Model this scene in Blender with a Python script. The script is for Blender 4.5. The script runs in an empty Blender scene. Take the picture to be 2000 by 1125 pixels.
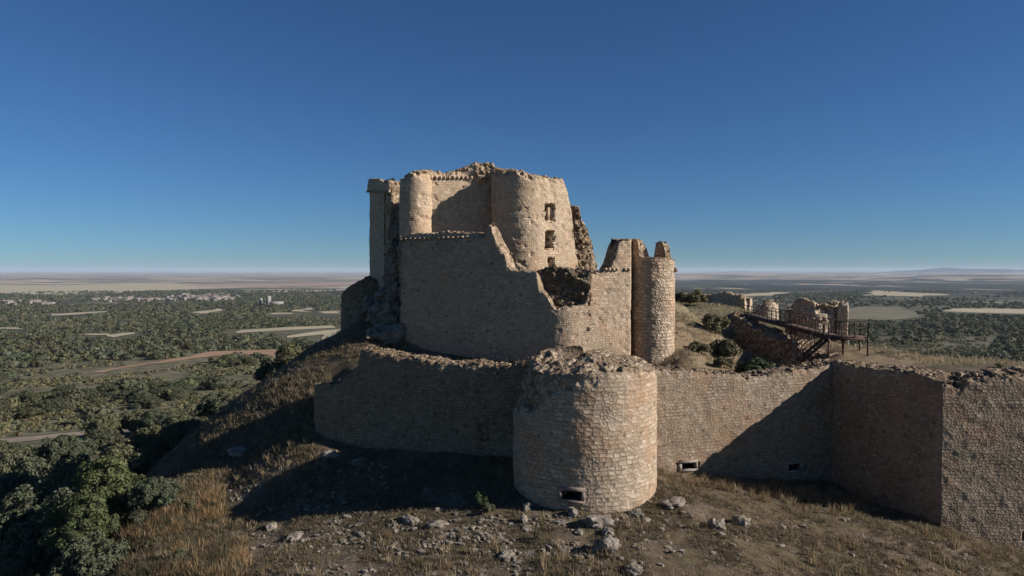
import bpy, math, random
import numpy as np
from mathutils import Vector

random.seed(7)
RNG = np.random.default_rng(7)
SC = bpy.context.scene
COL = SC.collection
R = math.radians

# ------------------------------------------------------------------ camera model (eye at the origin, metres)
FPX = 1400.0                      # focal length in photo pixels (2000 px wide)
HORIZON = 528.0
PITCH = math.atan((562.5 - HORIZON) / FPX)
CP, SP = math.cos(PITCH), math.sin(PITCH)

def at(px, py, d):
    """pixel of the survey photo + distance along y -> world point"""
    a, b = (px - 1000.0) / FPX, (562.5 - py) / FPX
    ry, rz = CP + b * SP, -SP + b * CP
    return np.array([a * d / ry, d, rz * d / ry])

def px_of(x, y, z):
    f = y * CP - z * SP
    u = y * SP + z * CP
    return 1000 + FPX * x / f, 562.5 - FPX * u / f

def z_at(py, d):
    b = (562.5 - py) / FPX
    return (-SP + b * CP) * d / (CP + b * SP)

# ------------------------------------------------------------------ noise
def _h(ix, iy, iz, seed):
    with np.errstate(over='ignore'):
        n = (ix.astype(np.int64) * 374761393 + iy.astype(np.int64) * 668265263 + iz.astype(np.int64) * 2147483647 + seed * 1274126177) & 0xFFFFFFFF
        n = ((n ^ (n >> 13)) * 1274126177) & 0xFFFFFFFF
        n = ((n ^ (n >> 16)) * 2246822519) & 0xFFFFFFFF
        n = n ^ (n >> 15)
    return n.astype(np.float64) / 4294967296.0

def vnoise(x, y, z=None, seed=0):
    x = np.asarray(x, float); y = np.asarray(y, float)
    z = np.zeros_like(x) if z is None else np.asarray(z, float)
    x, y, z = np.broadcast_arrays(x, y, z)
    ix, iy, iz = np.floor(x), np.floor(y), np.floor(z)
    fx, fy, fz = x - ix, y - iy, z - iz
    fx, fy, fz = [f * f * f * (f * (f * 6 - 15) + 10) for f in (fx, fy, fz)]
    r = 0
    for dx in (0, 1):
        for dy in (0, 1):
            for dz in (0, 1):
                w = (fx if dx else 1 - fx) * (fy if dy else 1 - fy) * (fz if dz else 1 - fz)
                r = r + w * _h(ix + dx, iy + dy, iz + dz, seed)
    return r * 2 - 1

def fbm(x, y, z=None, seed=0, oct=4, gain=0.5):
    s, a, f = 0, 1.0, 1.0
    for o in range(oct):
        s = s + a * vnoise(np.asarray(x) * f, np.asarray(y) * f, None if z is None else np.asarray(z) * f, seed + o * 17)
        a *= gain; f *= 2.03
    return s

def hash1(i, seed=0):
    i = np.asarray(i, float)
    return _h(np.floor(i), np.zeros_like(i), np.zeros_like(i), seed)

def sstep(a, b, x):
    t = np.clip((np.asarray(x, float) - a) / (b - a), 0, 1)
    return t * t * (3 - 2 * t)

# ------------------------------------------------------------------ object helpers
def tag(o, label=None, cat=None, group=None, kind=None):
    if label: o['label'] = label
    if cat: o['category'] = cat
    if group: o['group'] = group
    if kind: o['kind'] = kind
    return o

def empty(name, loc=(0, 0, 0)):
    o = bpy.data.objects.new(name, None)
    o.empty_display_size = 0.5
    o.location = [float(v) for v in loc]
    COL.objects.link(o)
    return o

def mesh_data(name, V, Fc, uv=None, attrs=None, smooth=False, mat=None):
    V = np.ascontiguousarray(V, np.float32)
    Fc = np.ascontiguousarray(Fc, np.int32)
    m = bpy.data.meshes.new(name)
    nf, k = Fc.shape
    m.vertices.add(len(V)); m.vertices.foreach_set('co', V.ravel())
    m.loops.add(nf * k); m.loops.foreach_set('vertex_index', Fc.ravel())
    m.polygons.add(nf); m.polygons.foreach_set('loop_start', np.arange(0, nf * k, k, dtype=np.int32))
    if uv is not None:
        l = m.uv_layers.new(name='UVMap')
        l.data.foreach_set('uv', np.ascontiguousarray(np.asarray(uv, np.float32)[Fc.ravel()]).ravel())
    m.update(calc_edges=True)
    if attrs:
        for n, a in attrs.items():
            a = np.asarray(a, np.float32)
            if a.ndim == 1:
                t = m.attributes.new(n, 'FLOAT', 'POINT'); t.data.foreach_set('value', a)
            else:
                t = m.attributes.new(n, 'FLOAT_COLOR', 'POINT')
                t.data.foreach_set('color', np.c_[a, np.ones(len(a), np.float32)].astype(np.float32).ravel())
    if smooth:
        m.polygons.foreach_set('use_smooth', np.ones(nf, bool))
    if mat: m.materials.append(mat)
    return m

def make(name, V, Fc, mat=None, parent=None, uv=None, attrs=None, smooth=False):
    """one mesh object; V in world metres, moved into the parent's frame"""
    V = np.asarray(V, float)
    if parent is not None:
        V = V - np.array(parent.location)
        o = bpy.data.objects.new(name, mesh_data(name, V, Fc, uv, attrs, smooth, mat))
        o.parent = parent
    else:
        c = np.array([V[:, 0].mean(), V[:, 1].mean(), V[:, 2].min()])
        o = bpy.data.objects.new(name, mesh_data(name, V - c, Fc, uv, attrs, smooth, mat))
        o.location = [float(q) for q in c]
    COL.objects.link(o)
    return o

class MB:
    """collects boxes, bars and lumps into one quad mesh"""
    def __init__(s): s.V, s.F, s.n = [], [], 0
    def add(s, V, Fq):
        V = np.asarray(V, float); s.V.append(V); s.F.append(np.asarray(Fq, int) + s.n); s.n += len(V)
    def box(s, c, size, rz=0.0, jit=0.0, tilt=0.0):
        h = np.asarray(size, float) / 2
        P = np.array([[x, y, z] for x in (-1, 1) for y in (-1, 1) for z in (-1, 1)], float) * h
        if jit: P = P + RNG.uniform(-jit, jit, P.shape)
        if tilt:
            a = RNG.uniform(-tilt, tilt); P = np.c_[P[:, 0], P[:, 1] * math.cos(a) - P[:, 2] * math.sin(a), P[:, 1] * math.sin(a) + P[:, 2] * math.cos(a)]
        ca, sa = math.cos(rz), math.sin(rz)
        P = np.c_[P[:, 0] * ca - P[:, 1] * sa, P[:, 0] * sa + P[:, 1] * ca, P[:, 2]] + np.asarray(c, float)
        s.add(P, [[0, 1, 3, 2], [4, 6, 7, 5], [0, 4, 5, 1], [2, 3, 7, 6], [0, 2, 6, 4], [1, 5, 7, 3]])
    def bar(s, a, b, w, h=None):
        h = h or w
        a, b = np.asarray(a, float), np.asarray(b, float)
        d = b - a; L = np.linalg.norm(d); d /= L
        up = np.array([0, 0, 1.0]) if abs(d[2]) < 0.95 else np.array([0, 1.0, 0])
        r = np.cross(d, up); r /= np.linalg.norm(r); u = np.cross(r, d)
        P = [p + r * sx * w / 2 + u * sz * h / 2 for p in (a, b) for sx in (-1, 1) for sz in (-1, 1)]
        s.add(P, [[0, 1, 3, 2], [4, 6, 7, 5], [0, 4, 5, 1], [2, 3, 7, 6], [0, 2, 6, 4], [1, 5, 7, 3]])
    def build(s, name, mat, parent=None, uvbox=True):
        V = np.concatenate(s.V); Fq = np.concatenate(s.F)
        uv = np.c_[V[:, 0] + V[:, 1] * 0.7, V[:, 2]]
        return make(name, V, Fq, mat, parent, uv, {'rub': np.zeros(len(V))})

# ------------------------------------------------------------------ node helpers
def new_mat(name):
    m = bpy.data.materials.new(name); m.use_nodes = True
    nt = m.node_tree; nt.nodes.clear()
    out = nt.nodes.new('ShaderNodeOutputMaterial')
    b = nt.nodes.new('ShaderNodeBsdfPrincipled')
    b.inputs['Roughness'].default_value = 0.9
    b.inputs['Specular IOR Level'].default_value = 0.15
    nt.links.new(b.outputs[0], out.inputs[0])
    return m, nt, b, out

class G:
    """tiny node-graph writer"""
    def __init__(s, nt): s.nt = nt
    def n(s, t, **kw):
        x = s.nt.nodes.new(t)
        for k, v in kw.items(): setattr(x, k, v)
        return x
    def put(s, sock, v):
        if isinstance(v, bpy.types.NodeSocket): s.nt.links.new(v, sock)
        elif v is not None:
            if isinstance(v, (tuple, list)) and len(v) == 3 and sock.type == 'RGBA': v = (*v, 1)
            sock.default_value = v
    def math(s, op, a, b=None, c=None, clamp=False):
        x = s.n('ShaderNodeMath', operation=op, use_clamp=clamp)
        s.put(x.inputs[0], a)
        if b is not None: s.put(x.inputs[1], b)
        if c is not None: s.put(x.inputs[2], c)
        return x.outputs[0]
    def vmath(s, op, a, b=None, scale=None):
        x = s.n('ShaderNodeVectorMath', operation=op)
        s.put(x.inputs[0], a)
        if b is not None: s.put(x.inputs[1], b)
        if scale is not None: s.put(x.inputs[3], scale)
        return x.outputs[0]
    def mix(s, f, a, b, mode='MIX'):
        x = s.n('ShaderNodeMix', data_type='RGBA', blend_type=mode, clamp_factor=True)
        s.put(x.inputs[0], f); s.put(x.inputs[6], a); s.put(x.inputs[7], b)
        return x.outputs[2]
    def mixf(s, f, a, b):
        x = s.n('ShaderNodeMix', data_type='FLOAT', clamp_factor=True)
        s.put(x.inputs[0], f); s.put(x.inputs[2], a); s.put(x.inputs[3], b)
        return x.outputs[0]
    def noise(s, vec, scale, detail=4, rough=0.55, dim='3D', out=0, distort=0):
        x = s.n('ShaderNodeTexNoise', noise_dimensions=dim)
        s.put(x.inputs['Vector'], vec); s.put(x.inputs['Scale'], scale)
        s.put(x.inputs['Detail'], detail); s.put(x.inputs['Roughness'], rough); s.put(x.inputs['Distortion'], distort)
        return x.outputs[out]
    def voro(s, vec, scale=1, feature='F1', rand=1.0, dim='2D', out='Distance'):
        x = s.n('ShaderNodeTexVoronoi', feature=feature, voronoi_dimensions=dim)
        s.put(x.inputs['Vector'], vec); s.put(x.inputs['Scale'], scale); s.put(x.inputs['Randomness'], rand)
        return x.outputs[out]
    def ramp(s, f, stops, interp='LINEAR'):
        x = s.n('ShaderNodeValToRGB'); cr = x.color_ramp; cr.interpolation = interp
        while len(cr.elements) > 1: cr.elements.remove(cr.elements[-1])
        for i, (p, c) in enumerate(stops):
            e = cr.elements[0] if i == 0 else cr.elements.new(p)
            e.position = p; e.color = (*c, 1) if len(c) == 3 else c
        s.put(x.inputs[0], f)
        return x.outputs[0]
    def mapr(s, v, a, b, c=0.0, d=1.0, smooth=True):
        x = s.n('ShaderNodeMapRange', interpolation_type='SMOOTHSTEP' if smooth else 'LINEAR')
        s.put(x.inputs[0], v); s.put(x.inputs[1], a); s.put(x.inputs[2], b); s.put(x.inputs[3], c); s.put(x.inputs[4], d)
        return x.outputs[0]
    def attr(s, name, out='Fac'):
        return s.n('ShaderNodeAttribute', attribute_name=name).outputs[out]
    def pos(s): return s.n('ShaderNodeNewGeometry').outputs['Position']
    def uv(s): return s.n('ShaderNodeTexCoord').outputs['UV']
    def sep(s, v):
        x = s.n('ShaderNodeSeparateXYZ'); s.put(x.inputs[0], v); return x.outputs
    def comb(s, x, y, z=0.0):
        c = s.n('ShaderNodeCombineXYZ'); s.put(c.inputs[0], x); s.put(c.inputs[1], y); s.put(c.inputs[2], z); return c.outputs[0]
    def bump(s, h, dist, strength=1.0, normal=None):
        x = s.n('ShaderNodeBump'); s.put(x.inputs['Strength'], strength); s.put(x.inputs['Distance'], dist); s.put(x.inputs['Height'], h)
        if normal is not None: s.put(x.inputs['Normal'], normal)
        return x.outputs[0]

# ------------------------------------------------------------------ masonry
RND = 0.62
def masonry(name, w, h, joint=0.10, tint=(1, 1, 1), red=0.35, grey=0.5, jdark=0.45, depth=0.05, small=0.5, contrast=1.0, rubdark=1.0):
    """rubble masonry: irregular stones about w x h metres in (run, height) UV space, orange earth stains, grey lichen;
       'rub' attribute turns it into bare broken core"""
    m, nt, b, out = new_mat(name); g = G(nt)
    uv, pos = g.uv(), g.pos()
    u = g.sep(uv)
    st = g.comb(g.math('MULTIPLY', u[0], 1 / w), g.math('MULTIPLY', u[1], 1 / h))
    warp = g.vmath('SCALE', g.vmath('SUBTRACT', g.noise(st, 0.9, 3, 0.6, out=1), (0.5, 0.5, 0.5)), scale=0.6)
    st = g.vmath('ADD', st, warp)
    st = g.vmath('ADD', st, g.vmath('SCALE', g.vmath('SUBTRACT', g.noise(st, 2.6, 2, 0.5, out=1), (0.5, 0.5, 0.5)), scale=0.14))
    ss = g.sep(st)
    vv = g.math('ADD', ss[1], 0.5 - RND / 2)
    row = g.math('FLOOR', vv); fr_ = g.math('FRACT', vv)
    line = g.math('MINIMUM', fr_, g.math('SUBTRACT', 1.0, fr_))                 # 0 on the bed joints
    shift = g.n('ShaderNodeTexWhiteNoise', noise_dimensions='1D'); g.put(shift.inputs['W'], row)
    st_row = g.comb(g.math('ADD', ss[0], g.math('MULTIPLY', shift.outputs[0], 7.0)), ss[1])
    st2 = g.vmath('ADD', g.vmath('MULTIPLY', st, (1.55, 1.35, 1)), (3.7, 9.1, 0))
    pick = g.mapr(g.noise(g.vmath('SCALE', uv, scale=1.0), 0.9, 3), 0.5 + 0.16 - small * 0.3, 0.53 + 0.16 - small * 0.3)
    e1 = g.math('MINIMUM', g.voro(st_row, 1, 'DISTANCE_TO_EDGE', RND), g.math('MULTIPLY', line, g.mapr(g.noise(uv, 1.3, 3), 0.35, 0.65, 0.6, 1.9))); e2 = g.voro(st2, 1, 'DISTANCE_TO_EDGE', 0.9)
    c1 = g.voro(st_row, 1, 'F1', RND, out='Color'); c2 = g.voro(st2, 1, 'F1', 0.9, out='Color')
    edge = g.mixf(pick, e1, g.math('MULTIPLY', e2, 0.85)); cell = g.mix(pick, c1, c2)
    cs = g.n('ShaderNodeSeparateColor'); g.put(cs.inputs[0], cell)
    rnd, rnd2 = cs.outputs[0], cs.outputs[1]
    jw = g.math('MULTIPLY', g.mapr(g.noise(uv, 0.55, 3), 0.3, 0.7, 0.55, 1.3), joint)
    stone = g.mapr(edge, 0.0, jw)                                    # 0 in the joint, 1 on the stone
    base = g.ramp(rnd, [(0.0, (0.24, 0.207, 0.175)), (0.3, (0.30, 0.262, 0.222)), (0.55, (0.325, 0.287, 0.243)), (0.8, (0.36, 0.322, 0.278)), (1.0, (0.43, 0.395, 0.352))])
    base = g.mix(contrast, (0.30, 0.253, 0.203), base)
    # patches of orange earth, grey lichen, and dark weathering; all stay put on the stone
    big = g.noise(pos, 0.22, 5, 0.6); mid = g.noise(g.vmath('ADD', pos, (17, 3, 5)), 0.75, 5, 0.62)
    fr = g.math('MULTIPLY', g.mapr(g.math('ADD', g.math('MULTIPLY', big, 0.65), g.math('MULTIPLY', mid, 0.35)), 0.47, 0.62), red)
    base = g.mix(fr, base, g.mix(rnd2, (0.30, 0.165, 0.098), (0.40, 0.25, 0.165)))
    lich = g.math('MULTIPLY', g.mapr(g.noise(g.vmath('ADD', pos, (5, 41, 9)), 0.5, 6, 0.65), 0.5, 0.68), grey)
    base = g.mix(lich, base, g.mix(rnd, (0.12, 0.115, 0.10), (0.24, 0.23, 0.205)))
    pit = g.mapr(g.voro(uv, 0.55, 'F1', 1.0), 0.085, 0.045)                     # sockets and fallen stones
    base = g.mix(g.math('MULTIPLY', pit, 0.55), base, (0.06, 0.05, 0.042))
    spot = g.mapr(g.noise(pos, 5.5, 4, 0.7), 0.60, 0.72)
    base = g.mix(g.math('MULTIPLY', spot, 0.45), base, (0.13, 0.115, 0.098))
    white = g.mapr(g.noise(g.vmath('ADD', pos, (2, 8, 31)), 3.1, 4, 0.7), 0.63, 0.74)
    base = g.mix(g.math('MULTIPLY', white, 0.5), base, (0.50, 0.46, 0.40))
    fine = g.noise(pos, 22, 3, 0.6)
    base = g.mix(1.0, base, g.ramp(fine, [(0.25, (0.78, 0.78, 0.78)), (0.75, (1.2, 1.2, 1.2))]), 'MULTIPLY')
    mort = g.mix(g.mapr(mid, 0.4, 0.62), (0.30 * jdark, 0.25 * jdark, 0.20 * jdark), (0.36 * jdark, 0.255 * jdark, 0.185 * jdark))
    jstr = g.mapr(g.noise(g.vmath('ADD', pos, (31, 7, 13)), 0.33, 4, 0.6), 0.42, 0.6, 0.55, 1.0)
    col = g.mix(g.math('MULTIPLY', g.math('SUBTRACT', 1.0, stone), jstr), base, mort)
    # broken core: 3-D lumps
    v3e = g.voro(g.vmath('ADD', pos, g.vmath('SCALE', g.noise(pos, 2.5, 3, out=1), scale=0.35)), 3.4, 'DISTANCE_TO_EDGE', 1.0, '3D')
    v3c = g.voro(g.vmath('ADD', pos, g.vmath('SCALE', g.noise(pos, 2.5, 3, out=1), scale=0.35)), 3.4, 'F1', 1.0, '3D', 'Color')
    cs3 = g.n('ShaderNodeSeparateColor'); g.put(cs3.inputs[0], v3c)
    rb = g.ramp(cs3.outputs[0], [(0, tuple(rubdark * q for q in (0.13, 0.105, 0.082))), (0.5, tuple(rubdark * q for q in (0.23, 0.19, 0.152))), (1, tuple(rubdark * q for q in (0.38, 0.335, 0.285)))])
    rb = g.mix(g.mapr(v3e, 0.0, 0.09), (0.10 * rubdark, 0.082 * rubdark, 0.064 * rubdark), rb)
    rb = g.mix(g.math('MULTIPLY', g.mapr(mid, 0.5, 0.66), 0.45), rb, (0.17, 0.15, 0.09))     # thin dry growth in it
    rub = g.attr('rub')
    rubm = g.mapr(g.math('ADD', rub, g.math('MULTIPLY', g.math('SUBTRACT', g.noise(pos, 2.2, 4), 0.5), 0.7)), 0.35, 0.65)
    col = g.mix(rubm, col, rb)
    col = g.mix(1.0, col, (*tint, 1), 'MULTIPLY')
    g.put(b.inputs['Base Color'], col)
    hgt = g.math('ADD', g.math('MULTIPLY', g.mapr(edge, 0.0, 0.26), g.mapr(rnd2, 0, 1, 0.6, 1.3, False)), g.math('MULTIPLY', g.noise(uv, 7, 5, 0.65), 0.55))
    hr = g.math('ADD', g.math('MULTIPLY', g.mapr(v3e, 0, 0.25), 1.6), g.math('MULTIPLY', g.noise(pos, 9, 5, 0.7), 1.2))
    g.put(b.inputs['Normal'], g.bump(g.mixf(rubm, hgt, hr), depth))
    return m

M = {}
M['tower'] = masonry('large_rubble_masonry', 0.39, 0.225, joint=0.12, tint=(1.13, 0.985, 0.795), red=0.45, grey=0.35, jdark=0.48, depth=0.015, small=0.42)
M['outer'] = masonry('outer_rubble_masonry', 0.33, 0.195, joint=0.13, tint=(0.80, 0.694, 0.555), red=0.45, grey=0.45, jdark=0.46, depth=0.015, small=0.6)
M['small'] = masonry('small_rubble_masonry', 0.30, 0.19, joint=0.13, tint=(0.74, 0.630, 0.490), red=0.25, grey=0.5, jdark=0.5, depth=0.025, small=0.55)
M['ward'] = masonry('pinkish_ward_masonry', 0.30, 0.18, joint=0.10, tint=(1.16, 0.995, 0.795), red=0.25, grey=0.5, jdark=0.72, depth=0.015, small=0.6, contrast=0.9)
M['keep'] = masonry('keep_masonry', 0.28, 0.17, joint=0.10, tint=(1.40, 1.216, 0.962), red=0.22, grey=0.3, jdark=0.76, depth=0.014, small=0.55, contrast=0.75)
M['ruin'] = masonry('grey_ruin_masonry', 0.38, 0.25, joint=0.13, tint=(1.28, 1.103, 0.879), red=0.25, grey=0.45, jdark=0.45, depth=0.04, small=0.5, rubdark=1.0)

M['core'] = masonry('shade_toned_wall_core', 0.40, 0.26, joint=0.12, tint=(0.84, 0.73, 0.58), red=0.1, grey=0.5, jdark=0.45, depth=0.05, small=0.45)  # tint darkened so the breach looks shaded; the shade is in the colour
M['pale'] = masonry('pale_ruin_masonry', 0.40, 0.26, joint=0.12, tint=(1.42, 1.261, 1.018), red=0.1, grey=0.35, jdark=0.45, depth=0.035, small=0.45, rubdark=1.15)

def plain_mat(name, c, rough=0.9, noise=0.3, scale=6.0, bump=0.0, metal=0.0):
    m, nt, b, out = new_mat(name); g = G(nt)
    f = g.noise(g.pos(), scale, 5, 0.65)
    lo = tuple(q * (1 - noise) for q in c); hi = tuple(q * (1 + noise) for q in c)
    g.put(b.inputs['Base Color'], g.ramp(f, [(0.3, lo), (0.7, hi)]))
    b.inputs['Roughness'].default_value = rough; b.inputs['Metallic'].default_value = metal
    if bump: g.put(b.inputs['Normal'], g.bump(f, bump))
    return m

M['dressed'] = plain_mat('pale_dressed_stone', (0.24, 0.205, 0.165), noise=0.25, scale=3.0, bump=0.02)
M['pinkstone'] = plain_mat('pinkish_lintel_stone', (0.22, 0.165, 0.13), noise=0.25, scale=3.0, bump=0.02)
M['hollow'] = plain_mat('shade_dark_inner_stone', (0.05, 0.043, 0.037), noise=0.4, scale=4.0, bump=0.05)  # near-black colour stands in for the shade deep inside slots and windows
M['rust'] = plain_mat('weathered_rusty_steel', (0.075, 0.042, 0.028), rough=0.75, noise=0.45, scale=9.0)
M['deck'] = plain_mat('rusty_deck_plate', (0.085, 0.055, 0.042), rough=0.8, noise=0.4, scale=3.0)
M['bark'] = plain_mat('grey_oak_bark', (0.075, 0.06, 0.047), noise=0.4, scale=8.0, bump=0.05)
M['render'] = plain_mat('whitewashed_render', (0.25, 0.23, 0.205), noise=0.08, scale=0.3)
M['tile'] = plain_mat('clay_roof_tiles', (0.24, 0.185, 0.15), noise=0.3, scale=0.8)

def rock_mat():
    m, nt, b, out = new_mat('grey_limestone_rock'); g = G(nt)
    pos = g.pos()
    f = g.noise(pos, 2.2, 7, 0.68); f2 = g.noise(pos, 7.5, 6, 0.7)
    c = g.ramp(f, [(0.3, (0.13, 0.118, 0.103)), (0.48, (0.25, 0.23, 0.205)), (0.62, (0.36, 0.335, 0.30)), (0.75, (0.50, 0.47, 0.43))])
    c = g.mix(g.mapr(f2, 0.55, 0.68), c, (0.10, 0.095, 0.085))
    c = g.mix(g.math('MULTIPLY', g.mapr(g.noise(pos, 1.1, 4), 0.56, 0.7), 0.5), c, (0.28, 0.20, 0.12))
    c = g.mix(1.0, c, (0.86, 0.79, 0.69, 1), 'MULTIPLY')
    g.put(b.inputs['Base Color'], c)
    g.put(b.inputs['Normal'], g.bump(g.math('ADD', f, g.math('MULTIPLY', f2, 0.5)), 0.12))
    return m
M['rock'] = rock_mat()

def leaf_mat(name, c, trans=0.25):
    m, nt, b, out = new_mat(name); g = G(nt)
    col = g.mix(1.0, g.attr('col', 'Color'), (*c, 1), 'MULTIPLY')
    oi = g.n('ShaderNodeObjectInfo').outputs['Random']
    col = g.mix(1.0, col, g.ramp(oi, [(0, (0.78, 0.84, 0.84)), (0.5, (1, 1, 1)), (1, (1.25, 1.14, 0.98))]), 'MULTIPLY')
    g.put(b.inputs['Base Color'], col); b.inputs['Roughness'].default_value = 0.7
    t = g.n('ShaderNodeBsdfTranslucent'); g.put(t.inputs[0], col)
    mx = g.n('ShaderNodeMixShader'); mx.inputs[0].default_value = trans
    nt.links.new(b.outputs[0], mx.inputs[1]); nt.links.new(t.outputs[0], mx.inputs[2]); nt.links.new(mx.outputs[0], out.inputs[0])
    return m
M['oak'] = leaf_mat('holm_oak_leaves', (0.088, 0.096, 0.056))
M['bright'] = leaf_mat('fresh_green_leaves', (0.080, 0.100, 0.048))
M['thicket'] = leaf_mat('grey_green_oak_leaves', (0.108, 0.116, 0.070))
M['broom'] = leaf_mat('grey_green_broom', (0.150, 0.140, 0.082))
M['blade'] = leaf_mat('dry_grass_blades', (1.0, 1.0, 1.0), 0.3)
HAZE, SUN, SKY, EXPO = 3.4e-5, 5.0, 0.051, 0.5
AIR, DUST, OZONE = 0.90, 0.1, 7.5
TINT = (0.68, 0.90, 1.00)
# ------------------------------------------------------------------ terrain
def tps_fit(P):
    P = np.asarray(P, float); n = len(P); X = P[:, :2] / 50.0
    r2 = ((X[:, None] - X[None]) ** 2).sum(-1)
    K = np.where(r2 > 0, r2 * np.log(r2 + 1e-12) * 0.5, 0) + np.eye(n) * 1e-3
    Q = np.c_[np.ones(n), X]
    A = np.block([[K, Q], [Q.T, np.zeros((3, 3))]])
    sol = np.linalg.solve(A, np.r_[P[:, 2], 0, 0, 0])
    return X, sol
def tps_eval(fit, x, y):
    X, s = fit; x = np.asarray(x, float) / 50; y = np.asarray(y, float) / 50
    r = s[-3] + s[-2] * x + s[-1] * y
    for i in range(len(X)):
        r2 = (x - X[i, 0]) ** 2 + (y - X[i, 1]) ** 2
        r = r + s[i] * r2 * np.log(r2 + 1e-12) * 0.5
    return r

_RD = np.array([0, 60, 85, 110, 160, 240, 370, 600, 930, 2000, 4000, 10000, 60000.0])
_RZ = np.array([-21, -22, -24.5, -26, -31, -37.5, -45, -53, -60, -75, -90, -100, -106.0])
def plain(x, y):
    r = np.hypot(x, y)
    z = np.interp(np.log(r + 30), np.log(_RD + 30), _RZ)
    w = sstep(100, 400, r)
    z = z + w * 1.6 * vnoise(np.asarray(x) / 210.0, np.asarray(y) / 210.0, seed=5) + 0.5 * sstep(70, 120, r) * vnoise(np.asarray(x) / 45.0, np.asarray(y) / 45.0, seed=6)
    # low wooded ridges and farmland swells far off
    far = sstep(2500, 6000, r)
    z = z + far * (16 + 34 * sstep(-500, 1500, x)) * np.maximum(0, fbm(np.asarray(x) / 2600.0, np.asarray(y) / 1500.0, seed=8, oct=2))
    # blue hills on the right-hand skyline
    for cx, cy, rx, ry, hh in ((13500, 22000, 850, 1800, 185), (12300, 22500, 700, 1500, 75), (16300, 22000, 950, 1800, 195), (14700, 21500, 600, 1500, 60), (8000, 25000, 1500, 1500, 40)):
        q = ((x - cx) / rx) ** 2 + ((y - cy) / ry) ** 2
        z = z + hh * np.exp(-q) * (1 + 0.15 * vnoise(np.asarray(x) / 600.0, np.asarray(y) / 600.0, seed=9))
    return z

def ring(r0, n=20):
    out = []
    for i in range(n):
        a = 2 * math.pi * i / n
        x, y = 5 + r0 * math.cos(a), 55 + r0 * math.sin(a)
        if y < -5: continue
        out.append((x, y, float(plain(x, y))))
    return out
LEFT = [tuple(at(*q)) for q in ((665, 655, 63), (530, 735, 61), (450, 785, 58), (330, 885, 56), (610, 775, 51), (520, 815, 51), (430, 855, 51), (350, 905, 51))] + \
       [(-29.5, 96, -15.0), (-30, 62, -16.6), (-30.2, 56.5, -17.3), (-36, 58, -20.5), (-42, 68, -22.5), (-43.6, 82, -23.9), (-57, 92, -25.2), (-26, 75, -12.5), (-20, 80, -10), (-50, 55, -24.5), (-34, 47, -22), (-25.5, 38, -19.5), (-24, 33, -19.5), (-27, 44, -19.0), (-32, 40, -23), (-40, 38, -25), (-30, 30, -24.5),
        (-16.5, 62, -6.0), (-16.5, 70, -6.0), (-15, 55, -7.2)]
EXT = LEFT + [tuple(at(*q)) for q in ((700, 860, 46.6), (620, 875, 45.2), (850, 868, 45.0), (960, 882, 43.9), (560, 905, 44.5),
        (1020, 985, 37.2), (1142, 1003, 35.9), (1282, 935, 40), (1290, 918, 42), (1450, 935, 44), (1630, 945, 46.3), (1740, 995, 42), (1848, 1034, 39), (2000, 1063, 40.3),
        (700, 1020, 37.5), (560, 1032, 38.5), (430, 1032, 40.3), (440, 945, 46), (480, 1000, 42),
        (1000, 1125, 30.5), (1300, 1125, 29.6), (1600, 1125, 31.5), (2000, 1125, 35), (700, 1125, 31.5), (480, 1125, 32.8), (350, 1125, 33.5),
        (250, 1125, 34.5), (330, 960, 44), (270, 965, 43), (1500, 1010, 37.5), (1250, 1050, 33.8), (1750, 1060, 36))] + \
      [(0, 15, -15.2), (0, -5, -19), (25, 20, -17.5), (-18, 18, -18), (40, 38, -16.5), (50, 44, -18), (55, 25, -20)] + ring(95)
INT = LEFT + [(-9, 49.5, -6.7), (0, 46, -7.1), (4, 44.5, -6.6), (9, 46, -7.0), (-4, 51, -7.3), (4, 49, -7.1), (11, 50, -7.4), (11, 53.5, -7.5), (9, 51, -7.4), (13.8, 51, -7.3), (-8, 54.8, -6.9), (-3, 52.6, -7.2), (-11, 54, -6.4), (-12.5, 58, -4.6), (-11.5, 63, -3.2), (-12, 70, -3.0),
        (0, 58, -5.0), (6, 62, -3.5), (0, 72, -3), (10, 66, -3.4), (14, 75, -3.0)] + \
      [tuple(at(*q)) for q in ((1340, 595, 76), (1400, 603, 82), (1345, 690, 53.5), (1390, 640, 66), (1420, 665, 60), (1345, 640, 62))] + \
      [(15.8, 50.5, -7.3), (17.5, 53, -8.2), (20.3, 58, -8.8), (21.2, 66, -8.6), (21.8, 74, -7.8), (22, 80, -6.5), (21.5, 51.5, -7.0),
       (24.6, 55, -6.1), (26, 58, -6.3), (26, 66, -6.2), (27, 76, -5.4), (25, 84, -4.9), (30, 90, -5.2), (30, 72, -7.2), (33, 66, -8.5),
       (29, 51, -6.3), (33, 48, -6.2), (36, 46, -6.3), (31, 57, -6.8), (38, 51, -7.2), (45, 50, -8.5), (40, 62, -13), (50, 70, -19), (24, 100, -6), (35, 110, -14), (10, 100, -8), (45, 90, -17), (60, 55, -13), (-10, 90, -9)] + ring(95)
FIT_E, FIT_I = tps_fit(EXT), tps_fit(INT)
INNER = np.array([(-60, 62), (-17, 62), (-13.6, 52), (-11.2, 49.6), (-9.0, 47.9), (0.3, 44.4), (3.9, 42.2), (8.0, 43.2), (20.9, 47.9), (22.6, 46.6), (24.8, 40.2), (48, 39.6), (90, 55), (90, 300), (-60, 300)], float)

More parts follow.
